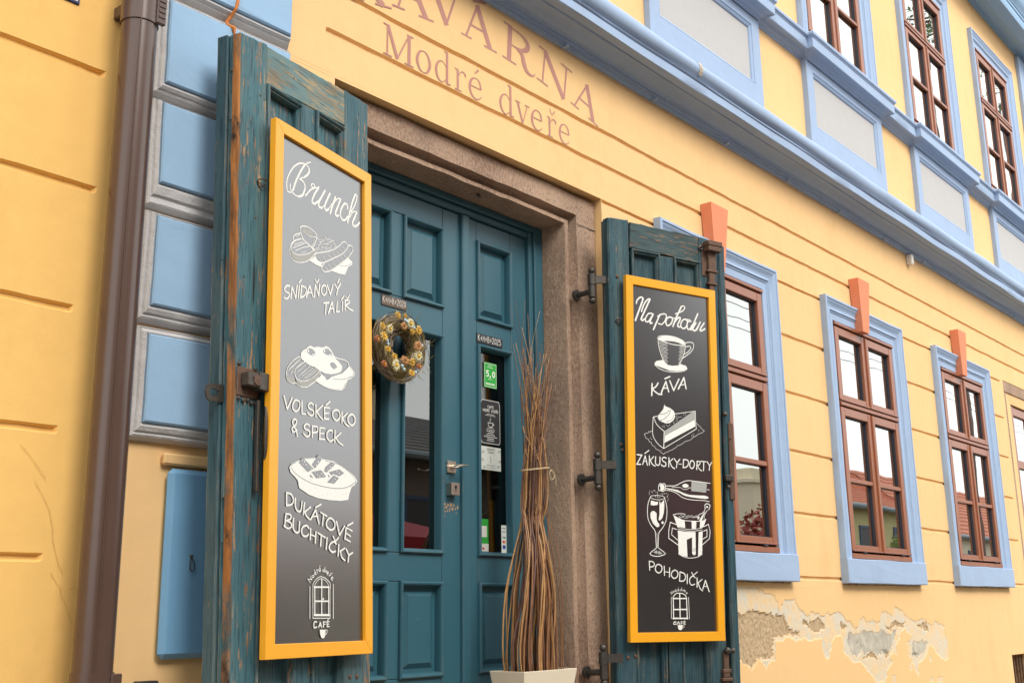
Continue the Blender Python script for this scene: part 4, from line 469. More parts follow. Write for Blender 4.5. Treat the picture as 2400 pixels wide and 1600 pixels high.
# crumbling plaster under the windows: real relief, three coats deep
def inside(x, z, poly):
    c = False; n = len(poly); j = n-1
    for i in range(n):
        xi, zi = poly[i]; xj, zj = poly[j]
        if (zi > z) != (zj > z) and x < (xj-xi)*(z-zi)/(zj-zi)+xi: c = not c
        j = i
    return c
DM = {k: v for k, v in DAMAGE.items()}
pw = [(a/1000, b/1000) for a, b in DM['w']]; pb = [[(a/1000, b/1000) for a, b in p] for p in DM['b']]; pg = [[(a/1000, b/1000) for a, b in p] for p in DM['g']]
def damage_patch():
    st = .0085; xs = frange(DAM[0], DAM[1], st); zs = frange(DAM[2], DAM[3], st); v = []; f = []; cols = []
    bbs = [(p, min(q[0] for q in p)-.03, max(q[0] for q in p)+.03, min(q[1] for q in p)-.03, max(q[1] for q in p)+.03) for p in pb+pg]
    for z in zs:
        for x in xs:
            border = x in (DAM[0], DAM[1]) or z in (DAM[2], DAM[3])
            jx = noise.noise(Vector((x*9, z*9, 30)))*.022 + noise.noise(Vector((x*22, z*22, 0)))*.018 + noise.noise(Vector((x*60, z*60, 4)))*.008
            jz = noise.noise(Vector((x*9, z*9, 37)))*.022 + noise.noise(Vector((x*22, z*22, 7)))*.016 + noise.noise(Vector((x*60, z*60, 9)))*.008
            X, Z = x+jx, z+jz; y = noise.noise(Vector((x*1.1, z*1.1, 3)))*.003; c = (0, 0, 0, 1)
            if not border and inside(X, Z, pw):
                y += .0035+noise.noise(Vector((x*30, z*30, 2)))*.0012; c = (1, 0, 0, 1)
                for k, (p, a, b, d, e) in enumerate(bbs):
                    if a < X < b and d < Z < e and inside(X, Z, p):
                        if k < len(pb): c = (0, 0, 1, 1); y += .009+noise.noise(Vector((x*45, z*45, 1)))*.0035+noise.noise(Vector((x*120, z*120, 1)))*.0012
                        else: c = (0, 1, 0, 1); y += .003+noise.noise(Vector((x*25, z*25, 8)))*.002
            elif not border:
                chip = noise.noise(Vector((x*9, z*9, 20)))
                if x > 7.3 and chip > .42 and z < -.2: c = (.8, 0, 0, 1); y += .002
            v.append((x, 0 if border else y, z)); cols.append(c)
    nx = len(xs)
    for k in range(len(zs)-1):
        for i in range(nx-1): f.append((k*nx+i, k*nx+i+1, (k+1)*nx+i+1, (k+1)*nx+i))
    me = bpy.data.meshes.new('crumbling_plaster'); me.from_pydata(v, [], f); me.update()
    at = me.color_attributes.new('coat', 'FLOAT_COLOR', 'POINT'); at.data.foreach_set('color', [q for c in cols for q in c])
    s = N('flaking_plaster_coats')
    a = s.mix(s.noise(1.3, 5), scl(YEL, .95), scl(YEL, 1.05)); a = s.mix(s.ramp(s.noise(14, 6), .35, .75), a, scl(YEL, 1.04))
    at = s.n('ShaderNodeAttribute', attribute_name='coat'); sp = s.n('ShaderNodeSeparateColor'); s.link(at.outputs['Color'], sp.inputs[0])
    white = s.mix(s.ramp(s.noise(9, 7, (1, 1, 1), .7), .38, .62), (.76, .55, .31, 1), (.62, .58, .48, 1)); grey = s.mix(s.ramp(s.noise(10, 6), .35, .65), (.38, .345, .28, 1), (.58, .53, .43, 1))
    br = s.mix(s.ramp(s.noise(60, 4), .3, .7), (.36, .255, .15, 1), (.60, .45, .28, 1)); br = s.mix(s.ramp(s.noise(120, 2), .68, .74), br, (.08, .06, .045, 1))
    a = s.mix(sp.outputs[0], a, white); a = s.mix(sp.outputs[1], a, grey); a = s.mix(sp.outputs[2], a, br)
    n = s.bump(s.noise(150, 3), .35, .0015); me.materials.append(s.done(a, .9, .2, 0, n))
    place('crumbling_plaster', me, house, label='flaked patch of white, grey and brown render coats below the windows')
damage_patch()

# ---- quoins
def quoin(z0, z1, bi, ti):
    x0, x1 = 1.764, 2.308
    rs = [(x0, x1, z0, z1, 0), (x0+.003, x1-.003, z0+.004, z1-.004, -.012), (x0+.010, x1-.010, z0+.010, z1-.008, -.026), (x0+.016, x1-.012, z0+.016, z1-.011, -.030), (x0+.019, x1-.012, z0+bi*.45, z1-.013, -.027), (x0+.024, x1-.012, z0+bi*.55, z1-ti+.008, -.035), (x0+.032, x1-.013, z0+bi-.010, z1-ti+.005, -.041), (x0+.037, x1-.016, z0+bi, z1-ti, -.038)]
    m = MB(); m.rings(rs, cap=False, sub=9, jit=.0042, seed=z0); q = m.build('quoin_block', M['grey_frame'], house)
    q['label'] = 'grey framed corner block with a sky blue face'
    m = MB(); a, b, c, d = x0+.037, x1-.016, z0+bi, z1-ti
    m.rings([(a, b, c, d, -.034), (a+.001, b-.001, c+.002, d-.002, -.046), (a+.006, b-.006, c+.007, d-.006, -.050)], sub=9, jit=.0035, seed=z0); m.build('blue_face', M['blue_deep'], q)
for z0, z1, bi, ti in ((.511, .868, .05, .032), (.873, 1.238, .05, .022), (1.243, 1.615, .078, .02), (1.620, 1.988, .043, .03), (1.994, 2.36, .035, .03), (2.365, 2.675, .04, .03)): quoin(z0, z1, bi, ti)
m = MB(); m.tube([(2.058, -.056, 2.12), (2.052, -.053, 2.05), (2.048, -.050, 2.028), (2.043, -.03, 2.005), (2.034, -.02, 1.985), (2.030, -.040, 1.965), (2.042, -.054, 1.953), (2.046, -.055, 1.93)], [.004, .006, .005, .006, .006, .004, .009, .003], 6); m.build('rust_streak', M['rust_stain'], house)

# ---- string cornice over the ground floor
CP = [(0, 2.672), (-.016, 2.676), (-.018, 2.692), (-.030, 2.696), (-.031, 2.706), (-.045, 2.708), (-.047, 2.717), (-.062, 2.720), (-.078, 2.732), (-.100, 2.744), (-.118, 2.747), (-.121, 2.741), (-.128, 2.741), (-.131, 2.748),
      (-.176, 2.748), (-.181, 2.752), (-.181, 2.800), (-.176, 2.803), (-.186, 2.808), (-.190, 2.814), (-.184, 2.818), (-.188, 2.822),
      (-.203, 2.832), (-.213, 2.850), (-.216, 2.868), (-.212, 2.888), (-.203, 2.904), (-.190, 2.916), (-.182, 2.920), (-.06, 2.99), (0, 3.01)]
m = MB(); m.xsweep(CP, 1.76, X1R, .11, .0065, 3, back=0); m.build('cornice', M['blue'], house, smooth='auto', label='long light blue moulded cornice between the two floors')
LP = [(0, 3.680), (.012, 3.684), (.016, 3.697), (.026, 3.700), (.034, 3.703), (.044, 3.716), (.060, 3.724), (.074, 3.724), (.076, 3.718), (.084, 3.718), (.088, 3.722), (.088, 3.792), (.093, 3.795), (.094, 3.802), (.102, 3.806), (.106, 3.818), (.104, 3.828), (.092, 3.838), (0, 3.875)]
m = MB(); m.xsweep([(-e, z) for e, z in LP], 1.76, X1R, .12, .005, 9, back=0)
m.build('ledge', M['blue'], house, smooth='auto', label='thin blue ledge running under the upper windows')
for x in UX:
    m = MB(); m.plan(x+.02, x+1.28, [(e*.95, z) for e, z in LP], b=.045, back=0.0); m.build('ledge_cap', M['blue'], house, smooth='auto')
    m = MB(); m.rings([(x, x+1.30, 2.95, 3.71, 0), (x+.001, x+1.299, 2.951, 3.709, -.037), (x+.003, x+1.297, 2.952, 3.708, -.039), (x+.100, x+1.200, 3.203, 3.620, -.039), (x+.103, x+1.197, 3.206, 3.617, -.033), (x+.108, x+1.192, 3.211, 3.612, -.036), (x+.122, x+1.178, 3.225, 3.598, -.028), (x+.126, x+1.174, 3.229, 3.594, -.018)], cap=False, sub=12, jit=.003, seed=x)
    ap = m.build('apron', M['blue'], house, label='blue framed panel under an upper window')
    m = MB(); m.rings([(x+.124, x+1.176, 3.227, 3.596, -.019), (x+.126, x+1.174, 3.229, 3.594, -.0195)]); m.build('grey_infill', M['grey_panel'], ap)
EP = [(0, 5.962), (-.018, 5.962), (-.022, 5.975), (-.032, 5.978), (-.04, 5.99), (-.08, 5.985), (-.13, 5.965), (-.146, 5.955), (-.150, 5.945), (-.16, 5.948), (-.252, 5.952), (-.258, 5.946), (-.262, 5.955), (-.262, 6.04), (-.272, 6.045), (-.275, 6.07), (-.283, 6.075), (-.285, 6.09), (-.31, 6.11), (-.335, 6.16), (-.345, 6.22), (-.36, 6.25), (-.36, 6.32), (0, 6.42)]
m = MB(); m.xsweep(EP, 1.70, X1R, .4, .003, 5, back=0); m.build('eaves_cornice', M['blue_deep'], house, smooth='auto', label='deep blue moulded eaves at the top of the wall')
tile = simple('red_clay_roof_tile', (.30, .10, .055, 1), .8, 0, .3, 6, .2, .3, 20)
m = MB(); m.add([(X0L, -.42, 6.33), (X1R, -.42, 6.33), (X1R, 3.2, 8.9), (X0L, 3.2, 8.9), (X0L, 6.4, 6.3), (X1R, 6.4, 6.3)], [(0, 1, 2, 3), (3, 2, 5, 4)]); m.build('roof', tile, house)
m = MB(); m.box(12.30, 12.80, -.04, 0, 3.0, 5.93, .004); m.build('pilaster', M['blue'], house)
m = MB(); m.tube([(x/10, -.034-.004*sin(x*.9), 2.676+.004*sin(x*.37)) for x in range(18, 130, 2)], .0045, 6); cb = m.build('cable', simple('blue_painted_cable', (.16, .25, .42, 1), .5), None)
tag(cb, 'thin blue painted cable clipped along the underside of the cornice', 'cable')
m = MB()
for i in range(14): m.box(2.4+i*.78, 2.418+i*.78, -.042, -.0, 2.668, 2.684, .002)
m.build('clip', M['blue'], cb)['kind'] = 'stuff'

# ---- windows
SURR = [(0, 0), (.0005, -.040), (.004, -.044), (.018, -.045), (.021, -.039), (.027, -.039), (.036, -.034), (.050, -.024), (.066, -.019), (.078, -.021), (.086, -.027), (.090, -.022), (.092, -.018), (.100, -.018), (.103, -.013), (.150, -.012), (.152, -.008), (.154, .06)]
crumb = simple('brown_crumbled_mortar', (.22, .12, .06, 1), .9, 0, .3, 60)
def window(x0, zb, zt, ob, ot, up, lo, bar, keystone, lbl):
    """zb..zt surround, ob..ot opening, up/lo glass ranges; local x from 0 to 1.30"""
    with space((x0, 0, 0)):
        m = MB(); g = .0
        m.rings([(.156, 1.149, ob, ot, .10), (.157, 1.148, ob+.001, ot-.001, .002), (.166, 1.139, ob+.012, ot-.010, .002), (.168, 1.137, ob+.014, ot-.012, .05), (.168, 1.137, ob+.014, ot-.012, .10)], cap=False)
        win = m.build('window', M['winwood'], house, label=lbl)
        m = MB(); m.box(.168, 1.137, -.020, .03, up[0]-.078, up[0]-.054, .004); m.box(.168, 1.137, -.008, .03, up[0]-.054, up[0]-.042, .002); m.build('transom', M['winwood'], win)
        m = MB(); m.box(.16, 1.146, -.022, .03, ot-.028, ot-.008, .004); m.build('head_strip', M['winwood'], win)
        m = MB(); m.box(.157, 1.148, -.016, .04, ob+.002, ob+.036, .004); m.build('sill_board', M['winwood'], win)
        xr = ((.168, .228, .595, .648), (.656, .710, 1.079, 1.137))
        for (a, g0, g1, b) in xr:
            for (z0, gz0, gz1, z1, sp) in ((up[0]-.040, up[0], up[1], ot-.036, None), (ob+.052, lo[0], lo[1], up[0]-.086, bar)):
                m = MB(); m.box(a, g0, -.012, .035, z0, z1, .003); m.box(g1, b, -.012, .035, z0, z1, .003)
                m.box(g0, g1, -.011, .035, z0, gz0, .003); m.box(g0, g1, -.011, .035, gz1, z1, .003)
                m.box(a, b, -.020, -.010, z0-.004, z0+.006, .002)
                sash = m.build('sash', M['winwood'], win)
                m = MB()
                for bb in ((g0, g0+.006, gz0, gz1), (g1-.006, g1, gz0, gz1), (g0, g1, gz0, gz0+.006), (g0, g1, gz1-.006, gz1)): m.box(bb[0], bb[1], .006, .030, bb[2], bb[3])
                m.build('dark_reveal_strip', M['dark_strip'], win)  # dark strip lining the inner reveal of the sash around the glass
                zz = [gz0, gz1] if sp is None else [gz0, sp, gz1]
                for i in range(len(zz)-1):
                    m = MB(); m.box(g0-.002, g1+.002, .018, .022, zz[i]-.002, zz[i+1]-(0 if i == len(zz)-2 else .001))
                    m.build('pane', M['glass'], win)
                if sp is not None:
                    m = MB(); m.box(g0, g1, -.008, .015, sp-.014, sp+.014, .004); m.box(g0, g1, .026, .034, sp-.012, sp+.012); m.build('glazing_bar', M['winwood'], win)
        m = MB(); m.tube([(.652, -.014, ob+.055), (.652, -.014, up[0]-.09)], .009, 6); m.tube([(.652, -.014, up[0]-.038), (.652, -.014, ot-.04)], .009, 6); m.build('meeting_strip', M['winwood'], win)
        m = MB()
        for z in (lo[0]+.12, lo[1]-.1, up[0]+.05, up[1]-.06): m.tube([(.164, -.006, z-.035), (.164, -.006, z+.035)], .006, 6)
        for xx in (.32, .95): m.box(xx, xx+.05, -.024, -.012, ob+.038, ob+.046, .002)
        m.build('hinge', M['dark_strip'], win)['kind'] = 'stuff'
        k = SURR; m = MB(); m.rings([(d, 1.30-d, zb-.001 if zb else zb, zt-d*(.143/.150), y) for d, y in k], cap=False, sides='LTR', sub=16, jit=.0030, seed=x0+zb)
        m.build('surround', M['blue'], win, smooth='auto')
        if keystone:
            m = MB(); m.rings([(-.004, 1.300, .147, .2975, 0), (-.004, 1.300, .147, .2975, -.048), (0, 1.296, .151, .2935, -.052)], sub=14, jit=.0028, seed=x0)
            m.build('sill', M['blue'], win)
            kp = [(.494, 2.214), (.684, 2.214), (.617, 1.836), (.515, 1.836)]
            m = MB(); v = []
            for (x, z) in kp: v.append((x, -.070 if z > 2 else -.066, z))
            v += [(.488, -.001, 2.216), (.692, -.001, 2.216), (.650, -.02, 2.0), (.480+.02, -.02, 2.0)]
            m.add([(kp[0][0], -.070, kp[0][1]), (kp[1][0], -.070, kp[1][1]), (kp[2][0], -.066, kp[2][1]), (kp[3][0], -.066, kp[3][1]),
                   (kp[0][0], -.001, kp[0][1]), (kp[1][0], -.001, kp[1][1]), (kp[2][0], -.010, kp[2][1]), (kp[3][0], -.010, kp[3][1])],
                  [(0, 1, 2, 3), (0, 4, 5, 1), (1, 5, 6, 2), (2, 6, 7, 3), (3, 7, 4, 0)])
            m.build('keystone', M['key'], win)
            m = MB(); ribbon(m, [(.01+k*.02, .1425+noise.noise(Vector((k*.9+x0, 1, 1)))*.004) for k in range(64)], [max(.0012, .005+.007*noise.noise(Vector((k*.7, x0, 5)))) for k in range(64)], -.0035, 0, caps=False); m.build('crumbled_edge', crumb, win, fix=False)
    return win
for x, l in zip(WX, ('brown casement window half hidden by the right-hand shutter', 'brown casement window with a whole blue surround, middle of the lower row', 'brown casement window next to the brown stone opening')):
    window(x, .298, 2.0, .300, 1.857, (1.364, 1.767), (.388, 1.223), .803, True, l)
for x in UX:
    window(x, 3.86, 5.59, 3.93, 5.443, (4.937, 5.343), (4.0, 4.815), .0+4.405, False, 'tall brown casement window of the upper floor')

# ---- brown stone opening at the far end
m = MB(); m.box(10.472, 12.0, .0, .2, 1.885, 1.988, .006); m.box(10.472, 10.535, .004, .2, -1, 1.885, .006); m.build('stone_surround', M['stone'], house)
m = MB(); m.rings([(10.535, 12.0, -1, 1.885, .01), (10.69, 11.9, -.95, 1.80, .02), (10.69, 11.9, -.95, 1.80, .1)], cap=False, sides='LTR'); m.build('plaster_reveal', M['yellow'], house)
m = MB()
for a in ((10.70, 10.78, -.9, 1.79), (11.25, 11.33, -.9, 1.79), (11.8, 11.88, -.9, 1.79)): m.box(a[0], a[1], .03, .09, a[2], a[3], .004)
for z in (1.71, 1.22, .32): m.box(10.78, 11.8, .034, .086, z, z+.075, .004)
fw = m.build('far_window', M['winwood'], house)
m = MB(); m.box(10.78, 11.8, .058, .062, -.9, 1.75); m.build('pane', M['glass'], fw)
# ---- cellar vent with iron bars
m = MB(); m.box(9.85, 10.32, .17, .2, -.78, -.39); m.build('vent_back', M['black'], house)
vent = holder('cellar_grille', house, (10.08, .05, -.78))
for i in range(6):
    m = MB(); m.tube([(9.89+i*.075, .05, -.78), (9.89+i*.075, .05, -.39)], .008, 6); m.build('bar', M['rust'], vent)
for i in range(5):
    m = MB(); m.tube([(9.85, .058, -.74+i*.08), (10.32, .058, -.74+i*.08)], .006, 6); m.build('bar', M['rust'], vent)

# ---- stone portal
SP = [(0, 0, .10), (0, 0, .040), (.147, .097, .042), (.150, .100, .074), (.164, .112, .090), (.174, .120, .088), (.178, .126, .071), (.205, .145, .070), (.208, .148, .076), (.208, .148, .245)]
for nm, sd_ in (('lintel_stone', 'T'), ('jamb_stone', 'L'), ('jamb_stone', 'R')):
    m = MB()
    rs = [(2.573+a, 4.255-a, -1.0, 1.957-b, y) for a, b, y in SP]
    k = 8; v = []; 
    for (x0, x1, z0, z1, y) in rs:
        for i in range(k*3+1):
            j = i % 1
            if sd_ == 'T': t = i/(k*3); p = (x0+(x1-x0)*t, z1)
            elif sd_ == 'L': t = i/(k*3); p = (x0, z0+(z1-z0)*t)
            else: t = i/(k*3); p = (x1, z1+(z0-z1)*t)
            q = Vector((p[0]*9, p[1]*9, y*50)); d = noise.noise(q)*.004+noise.noise(q*4)*.002
            e = 0 if i in (0, k*3) else 1
            v.append((p[0]+(d if sd_ != 'T' else 0)*e, y+(noise.noise(q+Vector((5, 5, 5)))*.003 if y < .2 else 0)*e, p[1]+(d if sd_ == 'T' else 0)*e))
    n = k*3+1; f = [(r*n+i, r*n+i+1, (r+1)*n+i+1, (r+1)*n+i) for r in range(len(rs)-1) for i in range(n-1)]
    m.add(v, f); m.build(nm, M['stone'], house, smooth='auto', label={'T': 'pinkish brown stone lintel over the cafe door', 'L': 'stone jamb behind the left-hand shutter', 'R': 'pinkish brown stone jamb right of the willow twigs'}[sd_])
m = MB(); ribbon(m, [(4.098, 1.818), (4.13, 1.812), (4.17, 1.816), (4.21, 1.812), (4.254, 1.814)], [.003, .005, .003, .005, .004], .0375); m.build('joint', M['black'], house)
m = MB(); m.tube([(3.486, .12, 1.812), (3.49, .118, 1.800), (3.496, .116, 1.797)], [.012, .007, .003], 7); m.build('iron_stub', M['iron'], house)
m = MB(); m.box(2.2, 4.7, -.62, .25, -1.0, -.77, .01); m.build('door_step', M['stone'], house); m = MB(); m.box(2.45, 4.4, -.32, .25, -.77, -.60, .01); m.build('door_step', M['stone'], house); m = MB(); m.box(2.573, 4.255, -.16, .30, -.60, -.43, .01); m.build('threshold_stone', M['stone'], house)

# ---- painted lettering: strokes with thick and thin parts
def L(mb, pts, w): mb.append((pts, w))
TK, TN, SF = .19, .075, .055
GL = {
 'A': [([(.10, 0), (.47, 1)], TN), ([(.45, 1.0), (.86, 0)], TK), ([(.20, .37), (.70, .37)], TN*.9), ([(-.05, .0), (.28, 0)], SF), ([(.66, .0), (1.08, .0)], SF)],
 'V': [([(.13, 1), (.53, 0)], TK), ([(.52, .02), (.86, 1)], TN), ([(-.06, 1), (.33, 1)], SF), ([(.68, 1), (1.03, 1)], SF)],
 'K': [([(.2, 0), (.2, 1)], TK), ([(.85, 1), (.25, .42)], TN), ([(.42, .58), (.88, 0)], TK), ([(0, 0), (.42, 0)], SF), ([(0, 1), (.4, 1)], SF), ([(.68, 0), (1.08, 0)], SF), ([(.66, 1), (1.0, 1)], SF)],
 'R': [([(.2, 0), (.2, 1)], TK), ([(0, 0), (.42, 0)], SF), ([(0, 1), (.25, 1)], SF), ('s', [(.2, .975, .05), (.5, .965, .06), (.72, .85, .15), (.74, .68, .19), (.60, .53, .12), (.42, .49, .06), (.22, .49, .05)]), ('s', [(.42, .49, .06), (.58, .40, .14), (.64, .22, .19), (.72, .04, .15), (.84, -.03, .09), (.96, .0, .05), (.99, .08, .04)])],
 'N': [([(.15, 0), (.15, .98)], TN), ([(.15, .98), (.84, -.02)], TK), ([(.85, .0), (.85, 1)], TN), ([(-.03, 0), (.33, 0)], SF), ([(-.05, 1), (.2, 1)], SF), ([(.66, 1), (1.04, 1)], SF)],
 'M': [([(.12, 0), (.12, .98)], TN), ([(.14, .98), (.46, .02)], TK*.85), ([(.46, .04), (.84, .98)], TN), ([(.86, .0), (.86, 1)], TK*.85), ([(-.02, 0), (.28, 0)], SF), ([(-.02, 1), (.2, 1)], SF), ([(.7, 0), (1.02, 0)], SF), ([(.78, 1), (1.0, 1)], SF)],
 'o': [('s', [(.5, .99, .04), (.25, .88, .13), (.10, .5, .19), (.25, .12, .13), (.5, .01, .04), (.75, .12, .13), (.90, .5, .19), (.75, .88, .13), (.5, .99, .04)])],
 'd': [('s', [(.72, .80, .05), (.48, .98, .05), (.22, .84, .13), (.10, .48, .18), (.22, .12, .13), (.46, .0, .06), (.72, .2, .05)]), ([(.78, 1.50), (.78, .02)], .17), ([(.60, 1.5), (.8, 1.5)], SF*1.3), ([(.78, .02), (1.0, .05)], SF*1.3)],
 'r': [([(.28, 0), (.28, .98)], .17), ([(.06, 0), (.56, 0)], SF*1.3), ([(.06, .97), (.28, .97)], SF*1.3), ('s', [(.30, .60, .05), (.48, .88, .07), (.68, .96, .10), (.84, .88, .12), (.84, .78, .12)])],
 'e': [([(.14, .55), (.84, .55)], .07), ('s', [(.86, .55, .15), (.78, .86, .12), (.52, .99, .05), (.24, .84, .14), (.12, .48, .19), (.24, .14, .14), (.52, .0, .08), (.78, .10, .06), (.90, .24, .04)])],
 'v': [([(.16, .98), (.52, .0)], .17), ([(.52, .02), (.86, .98)], .07), ([(0, .98), (.36, .98)], SF*1.3), ([(.68, .98), (1.02, .98)], SF*1.3)],
 "'": [('s', [(.38, 1.16, .03), (.52, 1.28, .10), (.66, 1.42, .15)])], 'h': [([(.30, 1.44), (.52, 1.16)], .06), ([(.52, 1.16), (.80, 1.44)], .08)],
}
def glyph(mb, ch, xl, zb, wd, ht, rot=0.0, y=-.0016, wk=1.0):
    for st in GL[ch]:
        if st[0] == 's': raw = smooth([tuple(p) for p in st[1]], 5); pts = [(p[0], p[1]) for p in raw]; ws = [max(.03, p[2]) for p in raw]
        else: pts, w = st; ws = [w]*len(pts)
        out = []
        for (a, b) in pts:
            x = a*wd; z = b*ht; c, s_ = cos(rot), sin(rot); out.append((xl+x*c-z*s_, zb+x*s_+z*c))
        ribbon(mb, out, [w_*ht*wk*.92 for w_ in ws], y-.00006*len(mb.v)/8, 1e-6, caps=False)
pw1 = holder('painted_word', house, (3.4, 0, 2.45), 'faded mauve word KAVÁRNA arched on the wall above the door')
pw2 = holder('painted_word', house, (3.4, 0, 2.2), 'faded mauve words Modré dveře painted under the arched word')
for ch, x, z, wd, ht, rt in (('K', 2.585, 2.345, .23, .172, 11), ('A', 2.843, 2.412, .215, .178, 6), ('V', 3.040, 2.447, .215, .176, 3), ('A', 3.255, 2.455, .210, .180, 0), ('R', 3.520, 2.456, .235, .176, -4), ('N', 3.775, 2.440, .240, .176, -9), ('A', 4.040, 2.408, .205, .172, -13)):
    m = MB(); glyph(m, ch, x, z, wd, ht, radians(rt), wk=.95); m.build('letter', M['letter'], pw1, fix=False)
m = MB()
ribbon(m, [(3.325, 2.646), (3.36, 2.662), (3.40, 2.676)], [.012, .022, .026], -.0022); m.build('letter', M['letter'], pw1, fix=False)

for ch, x, z, wd, ht in (('M', 2.789, 2.179, .165, .131), ('o', 2.968, 2.178, .094, .098), ('d', 3.080, 2.178, .098, .098), ('r', 3.200, 2.178, .084, .098), ('e', 3.288, 2.176, .098, .100), ("'", 3.292, 2.178, .098, .100), ('d', 3.493, 2.176, .104, .098), ('v', 3.608, 2.172, .100, .098), ('e', 3.716, 2.174, .096, .100), ('r', 3.835, 2.176, .084, .097), ('h', 3.835, 2.176, .084, .097), ('e', 3.925, 2.174, .096, .100)):
    m = MB(); glyph(m, ch, x, z, wd, ht, wk=.85); m.build('letter', M['letter'], pw2, fix=False)


# ---- downpipe
m = MB(); m.tube([(1.664, -.100, z) for z in frange(-1.0, 5.9, .4)], .0535, 24); m.tube([(1.640, -.1505, z) for z in (-1.0, 5.9)], .0022, 6); dp = m.build('downpipe', M['pipe'], house, smooth='auto', label='brown downpipe between the left-hand wall and the blue quoins')
for z0, z1 in ((1.785, 1.93), (-.20, -.145)):
    m = MB(); m.tube([(1.664, -.100, z0), (1.664, -.100, z1)], .0575, 24); cp = m.build('coupling', M['pipe'], dp, smooth='auto')
for z0, z1 in ((1.788, 1.92), (-.30, -.148)):
    m = MB(); m.box(1.690, 1.722, -.156, -.140, z0, z1, .003)
    for i in range(5): m.box(1.695, 1.717, -.159, -.155, z0+.02+i*.018, z0+.031+i*.018, .001)
    m.build('bracket_tab', M['pipe'], dp)
for z in (1.83, -.27):
    m = MB(); m.box(1.63, 1.69, -.05, 0, z, z+.04, .003); m.build('wall_bracket', M['pipe'], dp)
chm = simple('bare_yellow_chip', (.62, .50, .33, 1), .9, 0, .15, 60); rq = random.Random(8)
for cx_, w_ in ((4.935, .010), (4.952, .008)):
    m = MB(); v = []
    for (y, z) in ((-.2045, 2.830), (-.2155, 2.850), (-.2185, 2.868), (-.2145, 2.890), (-.2055, 2.906), (-.19, 2.920)):
        a, b = rq.uniform(.5, 1)*w_, rq.uniform(.5, 1)*w_; v += [(cx_-a, y, z), (cx_+b, y, z)]
    m.add(v, [(i*2, i*2+1, i*2+3, i*2+2) for i in range(5)]); m.build('paint_chip', chm, house, fix=False)

# ---- blue meter cabinet in the wall
m = MB(); prof = []
m.box(1.912, 2.40, -.035, 0.0, -.122, .438, .022); mc = m.build('meter_cabinet', simple('dull_blue_cabinet_paint', (.17, .36, .56, 1), .5, 0, .12, 5, .4, .15, 40), house, label='dull blue sheet metal meter cabinet beside the left-hand shutter')
m = MB(); m.tube([(1.998, -.036, .175), (2.005, -.042, .160), (2.009, -.042, .142), (2.002, -.042, .130), (1.993, -.042, .138), (1.992, -.042, .155), (1.997, -.036, .172)], .0018, 6); m.ball((1.998, -.037, .177), .005); m.build('ring_pull', M['iron'], mc)
m = MB(); m.box(1.895, 2.42, -.022, 0, .448, .484, .006); m.build('plaster_lip', M['yellow'], house)
m = MB(); m.box(1.848, 1.918, -.03, 0, -.26, -.18, .004); vb = m.build('wall_box', M['black'], None); tag(vb, 'small black box on the wall below the blue meter cabinet', 'box')
m = MB(); m.box(8.345, 8.395, -.045, 0, 2.588, 2.668, .005); sb = m.build('sensor_box', M['white'], None); tag(sb, 'small white box on the yellow wall just under the blue cornice', 'box')
m = MB(); m.box(8.352, 8.388, -.0465, -.044, 2.60, 2.628, .001); m.build('cover', M['white'], sb)
m = MB(); m.box(1.26, 1.514, -.007, 0, 1.828, 2.02, .002); np_ = m.build('house_number_plate', M['enamel'], None); tag(np_, 'navy enamel plate with a thin white border at the top of the left-hand wall', 'sign')
m = MB()
for a in ((1.268, 1.506, 1.836, 1.842), (1.268, 1.506, 2.006, 2.012), (1.268, 1.274, 1.842, 2.006), (1.500, 1.506, 1.842, 2.006)): m.box(a[0], a[1], -.0085, -.006, a[2], a[3])
m.build('border', M['white'], np_)

# hairline cracks and a chip in the left-hand wall
crk = simple('crack_in_plaster', (.56, .32, .095, 1), .9, 0, .2)
for pts in CRACKS:
    m = MB(); q = []
    for i in range(len(pts)-1):
        (a, b), (c_, d_) = pts[i], pts[i+1]
        for k in range(5):
            t = k/5; q.append((a+(c_-a)*t+noise.noise(Vector((a*50, i*9+k, 1)))*.004, b+(d_-b)*t))
    q.append(pts[-1]); ribbon(m, q, [.0012+.0008*noise.noise(Vector((i*.7, 3, 3))) for i in range(len(q))], -.0032, 0, caps=False); m.build('crack', crk, house, fix=False)
